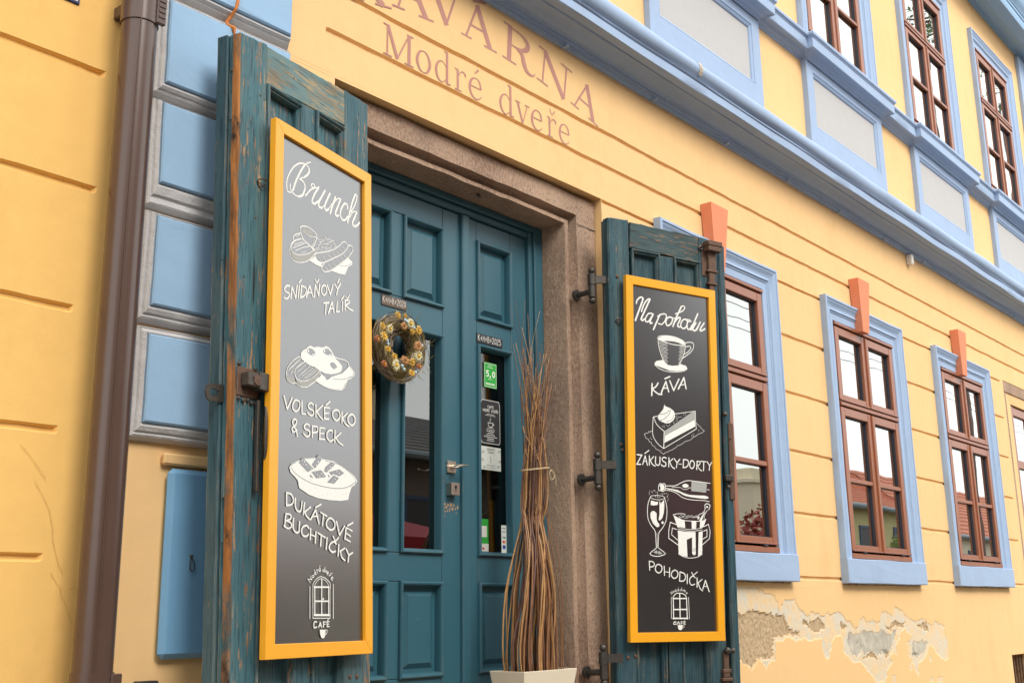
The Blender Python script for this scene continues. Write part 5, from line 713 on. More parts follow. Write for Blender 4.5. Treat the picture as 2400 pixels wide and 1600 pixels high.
# ---- entrance door (two leaves in a deep frame)
D_ = M['door']
fr = holder('door_frame', house, (3.41, .24, -.43))
m = MB(); m.box(3.985, 4.046, .205, .30, -.43, 1.808, .004); m.box(3.958, 3.984, .218, .30, -.43, 1.776, .004); m.build('frame_post', D_, fr)
m = MB(); m.box(2.782, 2.800, .205, .30, -.43, 1.808, .004); m.build('frame_post', D_, fr)
m = MB(); m.box(2.801, 3.984, .205, .30, 1.777, 1.808, .004); m.box(2.801, 3.957, .222, .30, 1.746, 1.776, .006); m.build('frame_head', D_, fr)
def opening(leaf, x0, x1, z0, z1, kind):
    m = MB()
    m.rings([(x0-.002, x1+.002, z0-.002, z1+.002, .2405), (x0-.001, x1+.001, z0-.001, z1+.001, .229), (x0+.004, x1-.004, z0+.004, z1-.004, .224), (x0+.010, x1-.010, z0+.010, z1-.010, .225), (x0+.015, x1-.015, z0+.015, z1-.015, .231), (x0+.018, x1-.018, z0+.018, z1-.018, .243), (x0+.020, x1-.020, z0+.020, z1-.020, .266)], cap=False)
    m.build('moulding', D_, leaf)
    a = .018
    if kind == 'panel':
        m = MB(); m.rings([(x0+a, x1-a, z0+a, z1-a, .262), (x0+.034, x1-.034, z0+.034, z1-.034, .262), (x0+.056, x1-.056, z0+.052, z1-.052, .249), (x0+.058, x1-.058, z0+.054, z1-.054, .2465), (x0+.060, x1-.060, z0+.056, z1-.056, .246)]); m.build('panel', D_, leaf)
    else:
        m = MB(); m.box(x0+a, x1-a, .266, .270, z0+a, z1-a); m.build('pane', M['door_glass' if x0 < 3.5 else 'low_reflect_glass'], leaf)
def stile(leaf, x0, x1, z0, z1, nm, y0=.240):
    m = MB(); m.box(x0, x1, y0, .285, z0, z1, .0018); m.build(nm, D_, leaf)
lf = holder('door_leaf', house, (3.15, .26, -.41), label='wide door leaf with two columns of panels, glass and the wreath')
stile(lf, 2.803, 2.829, -.41, 1.742, 'stile'); stile(lf, 3.384, 3.493, -.41, 1.742, 'stile'); stile(lf, 3.071, 3.139, 1.283, 1.647, 'mullion'); stile(lf, 3.071, 3.139, .236, 1.160, 'mullion'); stile(lf, 3.071, 3.139, -.245, .122, 'mullion')
for z0, z1 in ((1.649, 1.742), (1.162, 1.281), (.124, .234), (-.41, -.247)): stile(lf, 2.831, 3.382, z0, z1, 'rail')
for z0, z1, k in ((1.282, 1.648, 'panel'), (.235, 1.161, 'glass'), (-.246, .123, 'panel')):
    opening(lf, 2.830, 3.070, z0, z1, k); opening(lf, 3.140, 3.383, z0, z1, k)
rl = holder('door_leaf', house, (3.72, .26, -.41), label='narrow door leaf with stickers on its tall glass')
stile(rl, 3.500, 3.603, -.41, 1.742, 'stile'); stile(rl, 3.843, 3.955, -.41, 1.742, 'stile')
for z0, z1 in ((1.649, 1.742), (1.164, 1.276), (.124, .234), (-.41, -.247)): stile(rl, 3.605, 3.841, z0, z1, 'rail')
for z0, z1, k in ((1.277, 1.648, 'panel'), (.235, 1.163, 'glass'), (-.246, .123, 'panel')): opening(rl, 3.604, 3.842, z0, z1, k)
m = MB(); m.rings([(3.492, 3.543, -.41, 1.744, .240), (3.493, 3.542, -.41, 1.742, .226), (3.497, 3.538, -.405, 1.740, .222), (3.502, 3.533, -.40, 1.738, .221)]); m.build('cover_strip', D_, rl)
m = MB(); m.box(3.407, 3.459, .229, .240, .573, .624, .002); hp = m.build('handle_plate', M['brass'], lf)
m = MB(); m.tube(smooth([(3.434, .231, .599), (3.434, .196, .599), (3.440, .186, .600)]), .0085, 8)
pp = smooth([(3.482, .187, .603), (3.455, .184, .603), (3.425, .182, .597), (3.395, .180, .588), (3.352, .186, .592)]); m.tube(pp, [.0065 if i < 6 else .0085 if i < 14 else .005 for i in range(len(pp))], 8, flat=.6); m.build('lever', M['brass'], hp, smooth=True)
m = MB(); m.box(3.408, 3.458, .208, .240, .478, .530, .0015); lk = m.build('lock_box', M['brass'], lf)
m = MB(); m.tube([(3.433, .2075, .512), (3.433, .2082, .512)], .0075, 12); m.box(3.4305, 3.4355, .2070, .209, .494, .512); m.build('keyhole', M['black'], lk)
m = MB(); m.box(2.80, 3.95, .36, .365, -.43, 1.74); m.build('curtain', simple('dark_brown_curtain', (.045, .026, .018, 1), .9, 0, .35, 30), house)
for (a, b) in (((3.425, .2392, .455), .013), ((3.44, .2392, .44), .01), ((3.418, .2392, .43), .006), ((3.455, .2392, .445), .006)): pass
m = MB()
rr = random.Random(5)
for i in range(34):
    x = 3.392+rr.random()**1.2*.075+(i % 3)*.006; z = .455-abs(rr.gauss(0, .028))-.01; r = rr.uniform(.0015, .005); n = 6
    m.add([(x+r*cos(2*pi*k/n)*rr.uniform(.6, 1.2), .2396-.00002*i, z+r*1.6*sin(2*pi*k/n)*rr.uniform(.6, 1.2)) for k in range(n)], [tuple(range(n))])
m.build('chipped_paint', simple('bare_wood_chip', (.45, .26, .12, 1), .8, 0, .2, 60), lf, fix=False)

# ---- single-line lettering for small print
ST = {'A': '00 24 40;0.8,1.6 3.2,1.6', 'B': '', 'K': '00 04;34 02 30', 'M': '00 04 22 44 40', '+': '0.5,2 3.5,2;2,.6 2,3.4', '2': '0.2,3.2 1,4 3,4 3.6,3 0,0 4,0', '0': '2,4 .4,3 .4,1 2,0 3.6,1 3.6,3 2,4', '5': '3.6,4 .6,4 .4,2.4 2.4,2.6 3.6,1.6 3,.3 .3,.2', ',': '1.6,.5 1,-.8',
 'C': '3.7,3.3 2.2,4 .5,3 .5,1 2.2,0 3.7,.7', 'F': '0.4,0 0.4,4 3.6,4;0.4,2 3,2', 'E': '3.6,4 .4,4 .4,0 3.6,0;.4,2 3,2', 'É': '3.6,4 .4,4 .4,0 3.6,0;.4,2 3,2;1.8,4.7 2.8,5.6', 'O': '2,4 .3,3 .3,1 2,0 3.7,1 3.7,3 2,4', 'D': '.4,0 .4,4 2.4,4 3.7,2.8 3.7,1.2 2.4,0 .4,0',
 'R': '.4,0 .4,4 2.6,4 3.5,3 2.6,2 .4,2;1.8,2 3.6,0', 'Ř': '.4,0 .4,4 2.6,4 3.5,3 2.6,2 .4,2;1.8,2 3.6,0;1,5.5 2,4.7 3,5.5', 'V': '0.2,4 2,0 3.8,4', 'Z': '.4,4 3.6,4 .4,0 3.6,0', 'Y': '.2,4 2,2 2,0;3.8,4 2,2', 'Á': '0,0 2,4 4,0;.8,1.6 3.2,1.6;1.8,4.7 2.8,5.6', 'P': '.4,0 .4,4 2.6,4 3.6,3 2.6,2 .4,2', 'U': '.4,4 .4,1 2,0 3.6,1 3.6,4', 'S': '3.5,3.4 2,4 .5,3.2 .8,2.3 3.2,1.7 3.5,.8 2,0 .4,.6', 'I': '2,0 2,4', 'L': '.6,4 .6,0 3.6,0', 'T': '.2,4 3.8,4;2,4 2,0'}
ST['Ý'] = ST['Y']+';1.8,4.7 2.8,5.6'; ST['B'] = '.4,0 .4,4 2.4,4 3.3,3 2.4,2.1 .4,2.1;2.4,2.1 3.7,1.1 2.6,0 .4,0'; ST['A'] = '0,0 2,4 4,0;.8,1.6 3.2,1.6'; ST['K'] = '.4,0 .4,4;3.5,4 .5,1.8;1.4,2.4 3.7,0'; ST['M'] = '.2,0 .4,4 2,1.6 3.6,4 3.8,0'
def small(mb, txt, x0, zb, w, h, y, sw, slope=0.0):
    n = len(txt); cw = w/n
    for i, ch in enumerate(txt):
        if ch == ' ': continue
        for st in ST[ch].split(';'):
            pts = [tuple(float(q) for q in p.split(',')) for p in st.split()]
            ribbon(mb, [(x0+(i+.1+.8*a/4)*cw, zb+b/4*h+slope*(i*cw)) for a, b in pts], sw, y-.00003*i)
def tagthing(m_, name, mat, label, cat, group=None):
    o = m_.build(name, mat, None); return tag(o, label, cat, group)
def card(x0, x1, z0, z1, y0, y1, ch=.0004):
    m = MB(); m.box(x0, x1, y0, y1, z0, z1, ch); return m
note_m = simple('brown_slate_strip', (.13, .09, .065, 1), .7, 0, .1); note2 = simple('black_slate_strip', (.025, .024, .026, 1), .6, 0, .1)
n1 = tagthing(card(3.020, 3.162, 1.228, 1.271, .2355, .2395), 'blessing_strip', note_m, 'brown strip chalked K+M+B+2020 above the wreath', 'note')
m = MB(); small(m, 'K+M+B+2020', 3.024, 1.240, .134, .025, .2352, .0017); m.build('chalk_writing', M['chalk'], n1, fix=False)
n2 = tagthing(card(3.600, 3.776, 1.172, 1.214, .2355, .2395), 'blessing_strip', note2, 'black strip chalked K+M+B+2025 on the narrow door leaf', 'note')
m = MB(); small(m, 'K+M+B+2025', 3.606, 1.182, .160, .026, .2352, .0020); m.build('chalk_writing', M['chalk'], n2, fix=False)
GRN = simple('bright_green_sticker', (.02, .36, .04, 1), .4, 0, .03)
PAP = simple('white_printed_paper', (.70, .73, .66, 1), .6, 0, .04)
s1_ = tagthing(card(3.679, 3.765, .984, 1.099, .2635, .2655), 'rating_sticker', GRN, 'green sticker reading 5,0 on the narrow glass', 'sticker')
m = MB(); small(m, '5,0', 3.692, 1.035, .062, .026, .2632, .0055)
for a in ((3.682, 3.762, .987, .989), (3.682, 3.762, 1.094, 1.096), (3.682, 3.684, .989, 1.094), (3.760, 3.762, .989, 1.094)): m.add([(a[0], .2632, a[2]), (a[1], .2632, a[2]), (a[1], .2632, a[3]), (a[0], .2632, a[3])], [(0, 1, 2, 3)])
for x, z, w_ in ((3.705, 1.085, .03), (3.70, 1.076, .04), (3.707, 1.022, .028)): m.add([(x, .2631, z), (x+w_, .2631, z), (x+w_, .2631, z+.002), (x, .2631, z+.002)], [(0, 1, 2, 3)])
for i in range(9): m.add([(3.692+i*.0066, .2631, .997), (3.6968+i*.0066, .2631, .997), (3.6968+i*.0066, .2631, 1.006-(i % 3)*.001), (3.692+i*.0066, .2631, 1.006-(i % 2)*.002)], [(0, 1, 2, 3)])
m.build('print', M['chalk'], s1_, fix=False)
s2_ = tagthing(card(3.656, 3.784, .727, .927, .2640, .2655), 'opening_hours_sticker', note2, 'black rounded cafe sticker with a cup and opening hours on the narrow glass', 'sticker')
m = MB(); 
oc = [(3.662, .735), (3.656, .745), (3.656, .91), (3.664, .925), (3.776, .925), (3.784, .91), (3.784, .742), (3.776, .731), (3.662, .731), (3.656, .745)]
ribbon(m, oc, .0022, .2637); small(m, 'CAFE', 3.70, .891, .044, .011, .2636, .0017); small(m, 'MODRÉ DVEŘE', 3.668, .873, .106, .011, .2636, .0017)
for i, w_ in enumerate((.05, .07, .06)): m.add([(3.72-w_/2, .2636, .862-i*.006-(.058 if i == 2 else 0)), (3.72+w_/2, .2636, .862-i*.006-(.058 if i == 2 else 0)), (3.72+w_/2, .2636, .8635-i*.006-(.058 if i == 2 else 0)), (3.72-w_/2, .2636, .8635-i*.006-(.058 if i == 2 else 0))], [(0, 1, 2, 3)])
for i, w_ in enumerate((.05, .04, .06, .09, .045, .05)): m.add([(3.72-w_/2, .2636, .785-i*.0085), (3.72+w_/2, .2636, .785-i*.0085), (3.72+w_/2, .2636, .7875-i*.0085), (3.72-w_/2, .2636, .7875-i*.0085)], [(0, 1, 2, 3)])
ribbon(m, [(3.703, .824), (3.706, .811), (3.715, .805), (3.727, .805), (3.734, .812), (3.737, .824), (3.703, .824)], .0025, .2636); ribbon(m, [(3.737, .821), (3.744, .818), (3.734, .811)], .002, .2635); ribbon(m, [(3.70, .801), (3.741, .801)], .002, .2635); ribbon(m, smooth([(3.72, .829), (3.715, .835), (3.722, .841), (3.718, .848)]), .0018, .2634)
m.build('print', M['chalk'], s2_, fix=False)
s3_ = tagthing(card(3.652, 3.789, .612, .716, .2640, .2655), 'voucher_poster', PAP, 'white voucher notice with dark headings below the black cafe sticker', 'poster')
m = MB(); small(m, 'DÁRKOVÝ', 3.694, .700, .052, .008, .2637, .0014); small(m, 'POUKAZ', 3.700, .687, .042, .008, .2637, .0014)
for x, z in ((3.668, .69), (3.664, .655), (3.672, .622), (3.778, .70), (3.78, .655), (3.77, .63)): ribbon(m, smooth([(x-.007, z-.004), (x, z+.005), (x+.007, z+.001), (x, z-.006)]), .0022, .2637)
ribbon(m, smooth([(3.72, .675), (3.716, .665), (3.724, .658), (3.716, .65), (3.722, .645)]), .002, .2636); m.add([(3.69, .2637, .632), (3.75, .2637, .632), (3.75, .2637, .634), (3.69, .2637, .634)], [(0, 1, 2, 3)]); m.add([(3.68, .2637, .622), (3.755, .2637, .622), (3.755, .2637, .6232), (3.68, .2637, .6232)], [(0, 1, 2, 3)])
m.build('print', simple('dark_ink', (.05, .05, .05, 1), .6), s3_, fix=False)
s4_ = tagthing(card(3.645, 3.701, .257, .396, .2640, .2655), 'delivery_sticker', GRN, 'green and white sticker low in the left corner of the narrow glass', 'sticker')
m = MB(); m.box(3.648, 3.690, .2635, .2641, .318, .366); m.box(3.646, 3.701, .2635, .2641, .257, .290); m.build('white_field', M['white'], s4_)['kind'] = 'stuff'
m = MB(); m.box(3.66, 3.672, .2632, .2635, .264, .274); m.build('red_mark', simple('red_print', (.6, .02, .02, 1), .5), s4_)
s5_ = tagthing(card(3.788, 3.822, .254, .375, .2640, .2655), 'payment_sticker', PAP, 'narrow white card payment sticker low in the right corner of the narrow glass', 'sticker')
m = MB(); m.box(3.796, 3.814, .2635, .2641, .272, .288); m.build('blue_mark', simple('blue_print', (.02, .06, .35, 1), .5), s5_)
m = MB(); small(m, 'VISA', 3.794, .318, .022, .007, .2636, .0017); 
for z in (.345, .36): m.box(3.795, 3.815, .2636, .264, z, z+.003)
m.build('print', simple('navy_print', (.02, .03, .12, 1), .5), s5_, fix=False)
for x, c in ((3.801, (.6, .01, .01, 1)), (3.809, (.75, .25, .01, 1))):
    m = MB(); m.tube([(x, .2636-(.0003 if x > 3.805 else 0), .302), (x, .264, .302)], .006, 14); m.build('disc', simple('disc_print', c, .5), s5_)
p1_ = tagthing(card(3.262, 3.345, .975, 1.105, .274, .276), 'white_notice', PAP, 'white paper notice inside the glass behind the wreath', 'poster')
m = MB(); m.box(3.30, 3.318, .2732, .274, .99, 1.0); m.build('print', simple('pink_print', (.5, .08, .08, 1), .5), p1_)

# ================================================================== OPEN SHUTTERS AND THEIR MENU BOARDS
def frame_matrix(o, th, lam, rho):
    a, l, r = radians(th), radians(lam), radians(rho)
    d = Vector((cos(a), sin(a), 0)); n = Vector((-sin(a), cos(a), 0)); z = Vector((0, 0, 1))
    z2 = cos(l)*z+sin(l)*n; d3 = cos(r)*d+sin(r)*z2; z3 = -sin(r)*d+cos(r)*z2; n3 = z3.cross(d3)
    return Matrix(((d3.x, n3.x, z3.x, o[0]), (d3.y, n3.y, z3.y, o[1]), (d3.z, n3.z, z3.z, o[2]), (0, 0, 0, 1)))
FL = frame_matrix((2.626, -.12, 1.575), 13.822, 1.557, -.268)
FR = frame_matrix((4.697, -.360, 1.526), -18.936, -1.713, -.482) @ Matrix.Scale(.9706, 4)
def plank(poly, y0, y1, name, mat, parent, ragged=0.0, seed=0, ch=.004, seg=16):
    """upright or level member, corners (bl, tl, tr, br) with slightly uneven arrises"""
    bl, tl, tr, br = poly; P = []
    def side(a, b, k):
        for i in range(k):
            t = i/k; x = a[0]+(b[0]-a[0])*t; z = a[1]+(b[1]-a[1])*t
            j = ragged if 0 < i else ragged*.3
            P.append((x+noise.noise(Vector((x*30, z*14, seed)))*j, z+noise.noise(Vector((x*40, z*11, seed+5)))*j*1.2))
    L1 = math.hypot(tl[0]-bl[0], tl[1]-bl[1]); L2 = math.hypot(tr[0]-tl[0], tr[1]-tl[1])
    side(bl, tl, max(2, int(L1*seg))); side(tl, tr, max(2, int(L2*45))); side(tr, br, max(2, int(L1*seg))); side(br, bl, 2)
    # bevelled front arris made by insetting along normals
    n = len(P); A = []
    for i in range(n):
        a, b, c = P[i-1], P[i], P[(i+1) % n]
        n1 = (-(b[1]-a[1]), b[0]-a[0]); n2 = (-(c[1]-b[1]), c[0]-b[0])
        l1 = math.hypot(*n1) or 1; l2 = math.hypot(*n2) or 1; q = (n1[0]/l1+n2[0]/l2, n1[1]/l1+n2[1]/l2); l = math.hypot(*q) or 1; A.append((b[0]-q[0]/l*ch, b[1]-q[1]/l*ch))
    m = MB(); v = [(x, y0, z) for x, z in A]+[(x, y0+ch, z) for x, z in P]+[(x, y1, z) for x, z in P]
    f = [tuple(range(n)), tuple(range(3*n-1, 2*n-1, -1))]
    for r in range(2):
        for i in range(n): j = (i+1) % n; f.append((r*n+i, (r+1)*n+i, (r+1)*n+j, r*n+j))
    m.add(v, f); return m.build(name, mat, parent)
def bead(m, x0, x1, zt, zb, y, w=.024):
    """moulding round a sunk panel: left, top and right members"""
    m.rings([(x0, x1, zb, zt, y+.0005), (x0+.001, x1-.001, zb, zt-.001, y-.009), (x0+.006, x1-.006, zb, zt-.006, y-.012), (x0+.011, x1-.011, zb, zt-.011, y-.008), (x0+.013, x1-.013, zb, zt-.013, y-.002), (x0+.018, x1-.018, zb, zt-.018, y-.003), (x0+w-.001, x1-w+.001, zb, zt-w+.001, y+.006), (x0+w, x1-w, zb, zt-w, y+.026)], cap=False, sides='LTR')
BOT = -1.985
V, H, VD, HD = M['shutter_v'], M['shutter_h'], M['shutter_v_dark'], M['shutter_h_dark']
with space(FL):
    sh = holder('shutter', house, (0, .08, BOT), label='tall weathered teal shutter folded back left of the door, orange bare wood along its edge')
    Y = .05
    plank([(-.646, BOT), (-.680, .262), (-.547, .283), (-.525, BOT)], Y, .097, 'stile', V, sh, .005, 1, .006)
    plank([(-.101, BOT), (-.094, .317), (.054, .322), (.062, BOT)], Y, .097, 'stile', V, sh, .004, 2)
    plank([(-.546, .137), (-.546, .277), (-.096, .314), (-.096, .172)], Y+.002, .095, 'rail', H, sh, .004, 3)
    plank([(-.345, BOT), (-.353, .153), (-.274, .160), (-.266, BOT)], Y+.003, .095, 'mullion', V, sh, .002, 4)
    for a, b, s_ in ((-.545, -.354, 5), (-.273, -.096, 6)):
        plank([(a+.006, BOT), (a, .15), (b, .165), (b+.006, BOT)], .076, .090, 'panel', V, sh, 0, s_, .001)
        m = MB(); bead(m, a, b, .140 if s_ == 5 else .160, BOT, Y+.004); m.build('moulding', V, sh)
    plank([(-.660, BOT), (-.688, .262), (.05, .30), (.055, BOT)], .100, .142, 'back_board', VD, sh, .003, 7)
    plank([(-.643, BOT), (-.677, .255), (-.655, .255), (-.622, BOT)], .0965, .101, 'groove_strip', VD, sh, 0, 8, .001)
    m = MB(); k = 60; v = []
    for i in range(k+1):
        t = i/k; z = BOT+(.258-BOT)*t; x = -.646-.034*t
        wv = noise.noise(Vector((z*9, 3, 1)))*.004+noise.noise(Vector((z*30, 3, 1)))*.0025
        v += [(x-.0045+wv*.4, .055, z), (x-.006+wv, .066, z), (x-.005+wv*.6, .080+wv, z), (x+.006, .081+wv, z), (x+.006, .053, z)]
    m.add(v, [(i*5+j, i*5+(j+1) % 5, (i+1)*5+(j+1) % 5, (i+1)*5+j) for i in range(k) for j in range(5)]); m.build('worn_edge', M['bare'], sh)
    rr = random.Random(3)
    for i in range(4):
        z = (.22, .05, -1.28, -1.1)[i]; m = MB(); m.box(-.684+.0151*(.26-z), -.679+.0151*(.26-z)+.004, .080, .092, z-.09-(i == 3)*.05, z, .002); m.build('loose_splinter', V, sh)
    # lock, chain and hasp
    m = MB(); m.box(-.660, -.560, .045, .0505, -.936, -.846, .002); pl_ = m.build('lock_plate', M['rust'], sh)
    m = MB(); m.box(-.645, -.552, .012, .046, -.908, -.864, .004); m.box(-.598, -.554, .008, .046, -.914, -.858, .003); lb = m.build('lock_case', M['iron'], sh)
    m = MB(); m.prism([(-.626, -.878), (-.612, -.870), (-.600, -.874), (-.592, -.888), (-.600, -.902), (-.612, -.904), (-.624, -.896)], .0085, .012, .001); m.tube([(-.609, .0075, -.886), (-.609, .009, -.886)], .004, 8); m.build('escutcheon', M['rust'], lb)
    m = MB()
    for x, z in ((-.652, -.838), (-.578, -.842), (-.652, -.944), (-.63, -.948), (-.61, -.944), (-.592, -.950), (-.574, -.948)): m.ball((x, .045, z), .0075, 8, 5, (1, .6, 1))
    m.build('rivet', M['iron'], lb)['kind'] = 'stuff'
    m = MB(); m.box(-.580, -.568, .030, .044, -1.22, -.94, .002); m.tube(smooth([(-.556, .02, -.96), (-.563, .012, -1.0), (-.563, .012, -1.08), (-.556, .02, -1.12)]), .005, 8); m.build('pull_handle', M['iron'], sh)
    op = [(-.736, -.914), (-.742, -.932), (-.736, -.950), (-.724, -.959), (-.624, -.952), (-.624, -.896), (-.724, -.906)]
    ip = [(-.720, -.922), (-.725, -.932), (-.720, -.940), (-.712, -.942), (-.682, -.938), (-.682, -.922), (-.712, -.918)]
    m = MB(); n = len(op); v = [(x, .094, z) for x, z in op]+[(x, .094, z) for x, z in ip]+[(x, .099, z) for x, z in op]+[(x, .099, z) for x, z in ip]; f = []
    for i in range(n): j = (i+1) % n; f += [(i, j, n+j, n+i), (2*n+i, 3*n+i, 3*n+j, 2*n+j), (i, 2*n+i, 2*n+j, j), (n+i, n+j, 3*n+j, 3*n+i)]
    m.add(v, f); m.build('hasp', M['iron'], sh)
    for x, z in ((-.061, -1.773), (-.021, -1.774), (-.58, .08), (-.59, -.35)):
        m = MB(); m.ball((x, .049, z), .0085 if z < -1 else .004, 8, 5, (1, .5, 1)); m.build('bolt', M['rust'], sh)
with space(FR):
    sr = holder('shutter', house, (0, .08, BOT), label='dark weathered teal shutter folded back right of the door, with iron bolts')
    Y = .05
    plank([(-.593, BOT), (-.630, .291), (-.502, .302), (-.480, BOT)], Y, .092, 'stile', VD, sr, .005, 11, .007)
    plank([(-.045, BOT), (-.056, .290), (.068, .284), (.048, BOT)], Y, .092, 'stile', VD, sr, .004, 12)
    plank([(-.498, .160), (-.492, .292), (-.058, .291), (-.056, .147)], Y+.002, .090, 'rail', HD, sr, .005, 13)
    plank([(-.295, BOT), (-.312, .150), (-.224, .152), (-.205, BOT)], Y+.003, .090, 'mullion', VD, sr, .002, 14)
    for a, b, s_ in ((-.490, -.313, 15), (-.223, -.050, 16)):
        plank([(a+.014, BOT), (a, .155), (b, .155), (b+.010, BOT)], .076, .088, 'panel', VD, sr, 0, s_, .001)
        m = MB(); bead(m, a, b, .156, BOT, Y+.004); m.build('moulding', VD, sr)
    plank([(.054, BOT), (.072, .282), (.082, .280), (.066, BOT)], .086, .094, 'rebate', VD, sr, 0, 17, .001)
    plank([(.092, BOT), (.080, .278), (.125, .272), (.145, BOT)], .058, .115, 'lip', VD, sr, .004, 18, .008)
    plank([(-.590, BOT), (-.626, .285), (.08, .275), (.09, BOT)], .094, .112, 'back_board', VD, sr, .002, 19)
    # upper bolt
    m = MB(); m.box(-.043, -.002, .046, .0505, .085, .260, .002); bp_ = m.build('bolt_plate', M['rust'], sr)
    m = MB(); m.box(-.030, .056, .004, .046, .213, .262, .003); m.box(-.034, .060, .000, .046, .240, .266, .003); m.build('bolt_head', M['rust'], bp_)
    m = MB(); m.box(-.010, .040, .030, .048, .110, .213, .003); m.box(-.020, .048, .026, .05, .106, .118, .002); m.box(-.006, .034, .032, .048, .050, .106, .002); m.box(-.018, .044, .026, .05, .040, .050, .002); m.box(-.002, .028, .034, .048, -.35, .040, .002); m.build('bolt_bar', M['rust'], bp_)
    m = MB(); m.tube(smooth([(-.060, .046, .228), (-.050, .044, .240), (-.038, .044, .232), (-.046, .044, .220), (-.060, .046, .228)]), .005, 6); m.build('ring', M['iron'], bp_)
    # lower bolt with two knobs
    m = MB(); m.ball((.035, .030, -1.765), .017, 10, 7); m.ball((.072, .034, -1.766), .014, 10, 7); m.tube([(.035, .030, -1.766), (.072, .034, -1.767)], .008, 8); lk2 = m.build('bolt_knob', M['iron'], sr, smooth=True)
    m = MB(); m.box(.018, .050, .034, .05, -1.98, -1.775, .003); m.box(.008, .058, .028, .052, -1.868, -1.850, .003); m.box(.002, .062, .024, .052, -1.905, -1.890, .003); m.box(.012, .052, .030, .052, -1.890, -1.868, .003); m.build('bolt_bar', M['rust'], lk2)
    m = MB(); m.ball((.070, .036, -.622), .014, 10, 7); m.build('knob', M['iron'], sr, smooth=True)
    m = MB(); m.box(.106, .138, .050, .059, -1.045, -.66, .003); m.ball((.115, .049, -.74), .006, 6, 5); m.ball((.115, .049, -.95), .006, 6, 5); m.build('strap', M['rust'], sr)
    m = MB(); m.box(.062, .11, .03, .058, -.955, -.925, .003); m.ball((.078, .035, -.985), .012, 8, 6); m.build('staple', M['iron'], sr)
    for x, z in ((-.577, -.001), (-.539, -1.786), (-.498, -1.780), (-.565, -.82), (-.557, -.845)):
        m = MB(); m.ball((x, .048, z), .0095, 8, 5, (1, .6, 1)); m.build('bolt', M['rust'], sr)
for zt in (1.542, .670, -.172):
    m = MB(); x, y = 4.098, -.046
    m.tube([(x, y, zt-.115), (x, y, zt-.055)], .0175, 12); m.tube([(x, y, zt-.053), (x, y, zt-.002)], .0205, 12); m.ball((x, y, zt+.016), .0165, 10, 7); m.ball((x, y, zt-.130), .0165, 10, 7); m.tube([(x, y, zt-.118), (x, y, zt+.004)], .008, 8)
    m.add([(x-.004, y-.012, zt-.046), (4.16, -.108, zt-.046), (4.163, -.100, zt-.046), (x, y+.004, zt-.046), (x-.004, y-.012, zt-.010), (4.16, -.108, zt-.010), (4.163, -.100, zt-.010), (x, y+.004, zt-.010)], [(0, 1, 5, 4), (1, 2, 6, 5), (2, 3, 7, 6), (3, 0, 4, 7), (0, 3, 2, 1), (4, 5, 6, 7)])
    m.tube([(x, y, zt-.085), (x-.004, y+.05, zt-.088), (x-.004, .06, zt-.088)], .0135, 8); m.tube([(x-.004, .036, zt-.088), (x-.004, .05, zt-.088)], .026, 10)
    m.build('hinge', M['iron'], sr if zt < 99 else sr, smooth='auto')

def board(F, W, Hh, key, label):
    t = thing('menu_board', label, 'menu board', mat=F)
    with space(F):
        f = .0425
        for nm, p in (('frame_rail', [(-W, -f), (-W, 0), (0, 0), (0, -f)]), ('frame_rail', [(-W, -Hh), (-W, -Hh+f), (0, -Hh+f), (0, -Hh)]), ('frame_stile', [(-W, -Hh), (-W, 0), (-W+f, 0), (-W+f, -Hh)]), ('frame_stile', [(-f, -Hh), (-f, 0), (0, 0), (0, -Hh)])): pass
        def mit(a, b, c, d, nm):   # mitred member: outer edge a-b, inner edge c-d
            P4 = [a, b, d, c]; m = MB(); ch = .0025
            cx = sum(p[0] for p in P4)/4; cz = sum(p[1] for p in P4)/4
            m.add([(p[0], 0.0, p[1]) for p in P4]+[(p[0], .024, p[1]) for p in P4], [(0, 1, 2, 3), (7, 6, 5, 4), (0, 4, 5, 1), (1, 5, 6, 2), (2, 6, 7, 3), (3, 7, 4, 0)])
            o = m.build(nm, M['frame_yellow'], t); b_ = o.modifiers.new('soft_edge', 'BEVEL'); b_.width = .0016; b_.segments = 2
        o = [(-W, 0), (0, 0), (0, -Hh), (-W, -Hh)]; i = [(-W+f, -f), (-f, -f), (-f, -Hh+f), (-W+f, -Hh+f)]
        for k in range(4): mit(o[k], o[(k+1) % 4], i[k], i[(k+1) % 4], 'frame_member')
        m = MB(); m.box(-W+f-.004, -f+.004, .012, .018, -Hh+f-.004, -f+.004); sl = m.build('chalkboard', M['slate'], t)
        m = MB(); 
        for zz in (-.22,): m.tube(smooth([(-W+.01, .024, zz), (-W-.012, .034, zz+.006), (-W-.03, .045, zz-.002), (-W-.018, .048, zz-.02), (-W-.006, .03, zz-.008)]), .0028, 6)
        m.build('hanging_wire', M['iron'], t)
        cnt = 0; cur = None; sets = []
        for kind, wmm, pts in TRACES[key]:
            if kind in 'TD': cur = (kind, wmm, MB(), MB(), MB()); sets.append(cur); continue
            P_ = [(a/1e4, b/1e4) for a, b in pts]; cnt += 1
            yy = .0117 - cnt*.000012
            if kind in ('s', 'ks'): P_ = smooth(P_, 4)
            tgt = cur[3] if kind[0] == 'k' else cur[4] if kind == 'g' else cur[2]
            if kind in ('f', 'k', 'g'): tgt.add([(a, yy, b) for a, b in P_], [tuple(range(len(P_)))])
            else: ribbon(tgt, P_, wmm/1000*.80, yy, 2e-7)
        for kd, lb_, wh, dk, hf in sets:
            o = wh.build('chalk_words' if kd == 'T' else 'chalk_drawing', M['chalk'], sl, fix=False, label='chalk '+('drawing of ' if kd == 'D' else '')+lb_); o['kind'] = 'stuff'
            if hf.v: hf.build('chalk_shading', M['chalk_half'], sl, fix=False)['kind'] = 'stuff'
            if dk.v: dk.build('dark_outline', M['slate'], sl, fix=False)['kind'] = 'stuff'
    return t
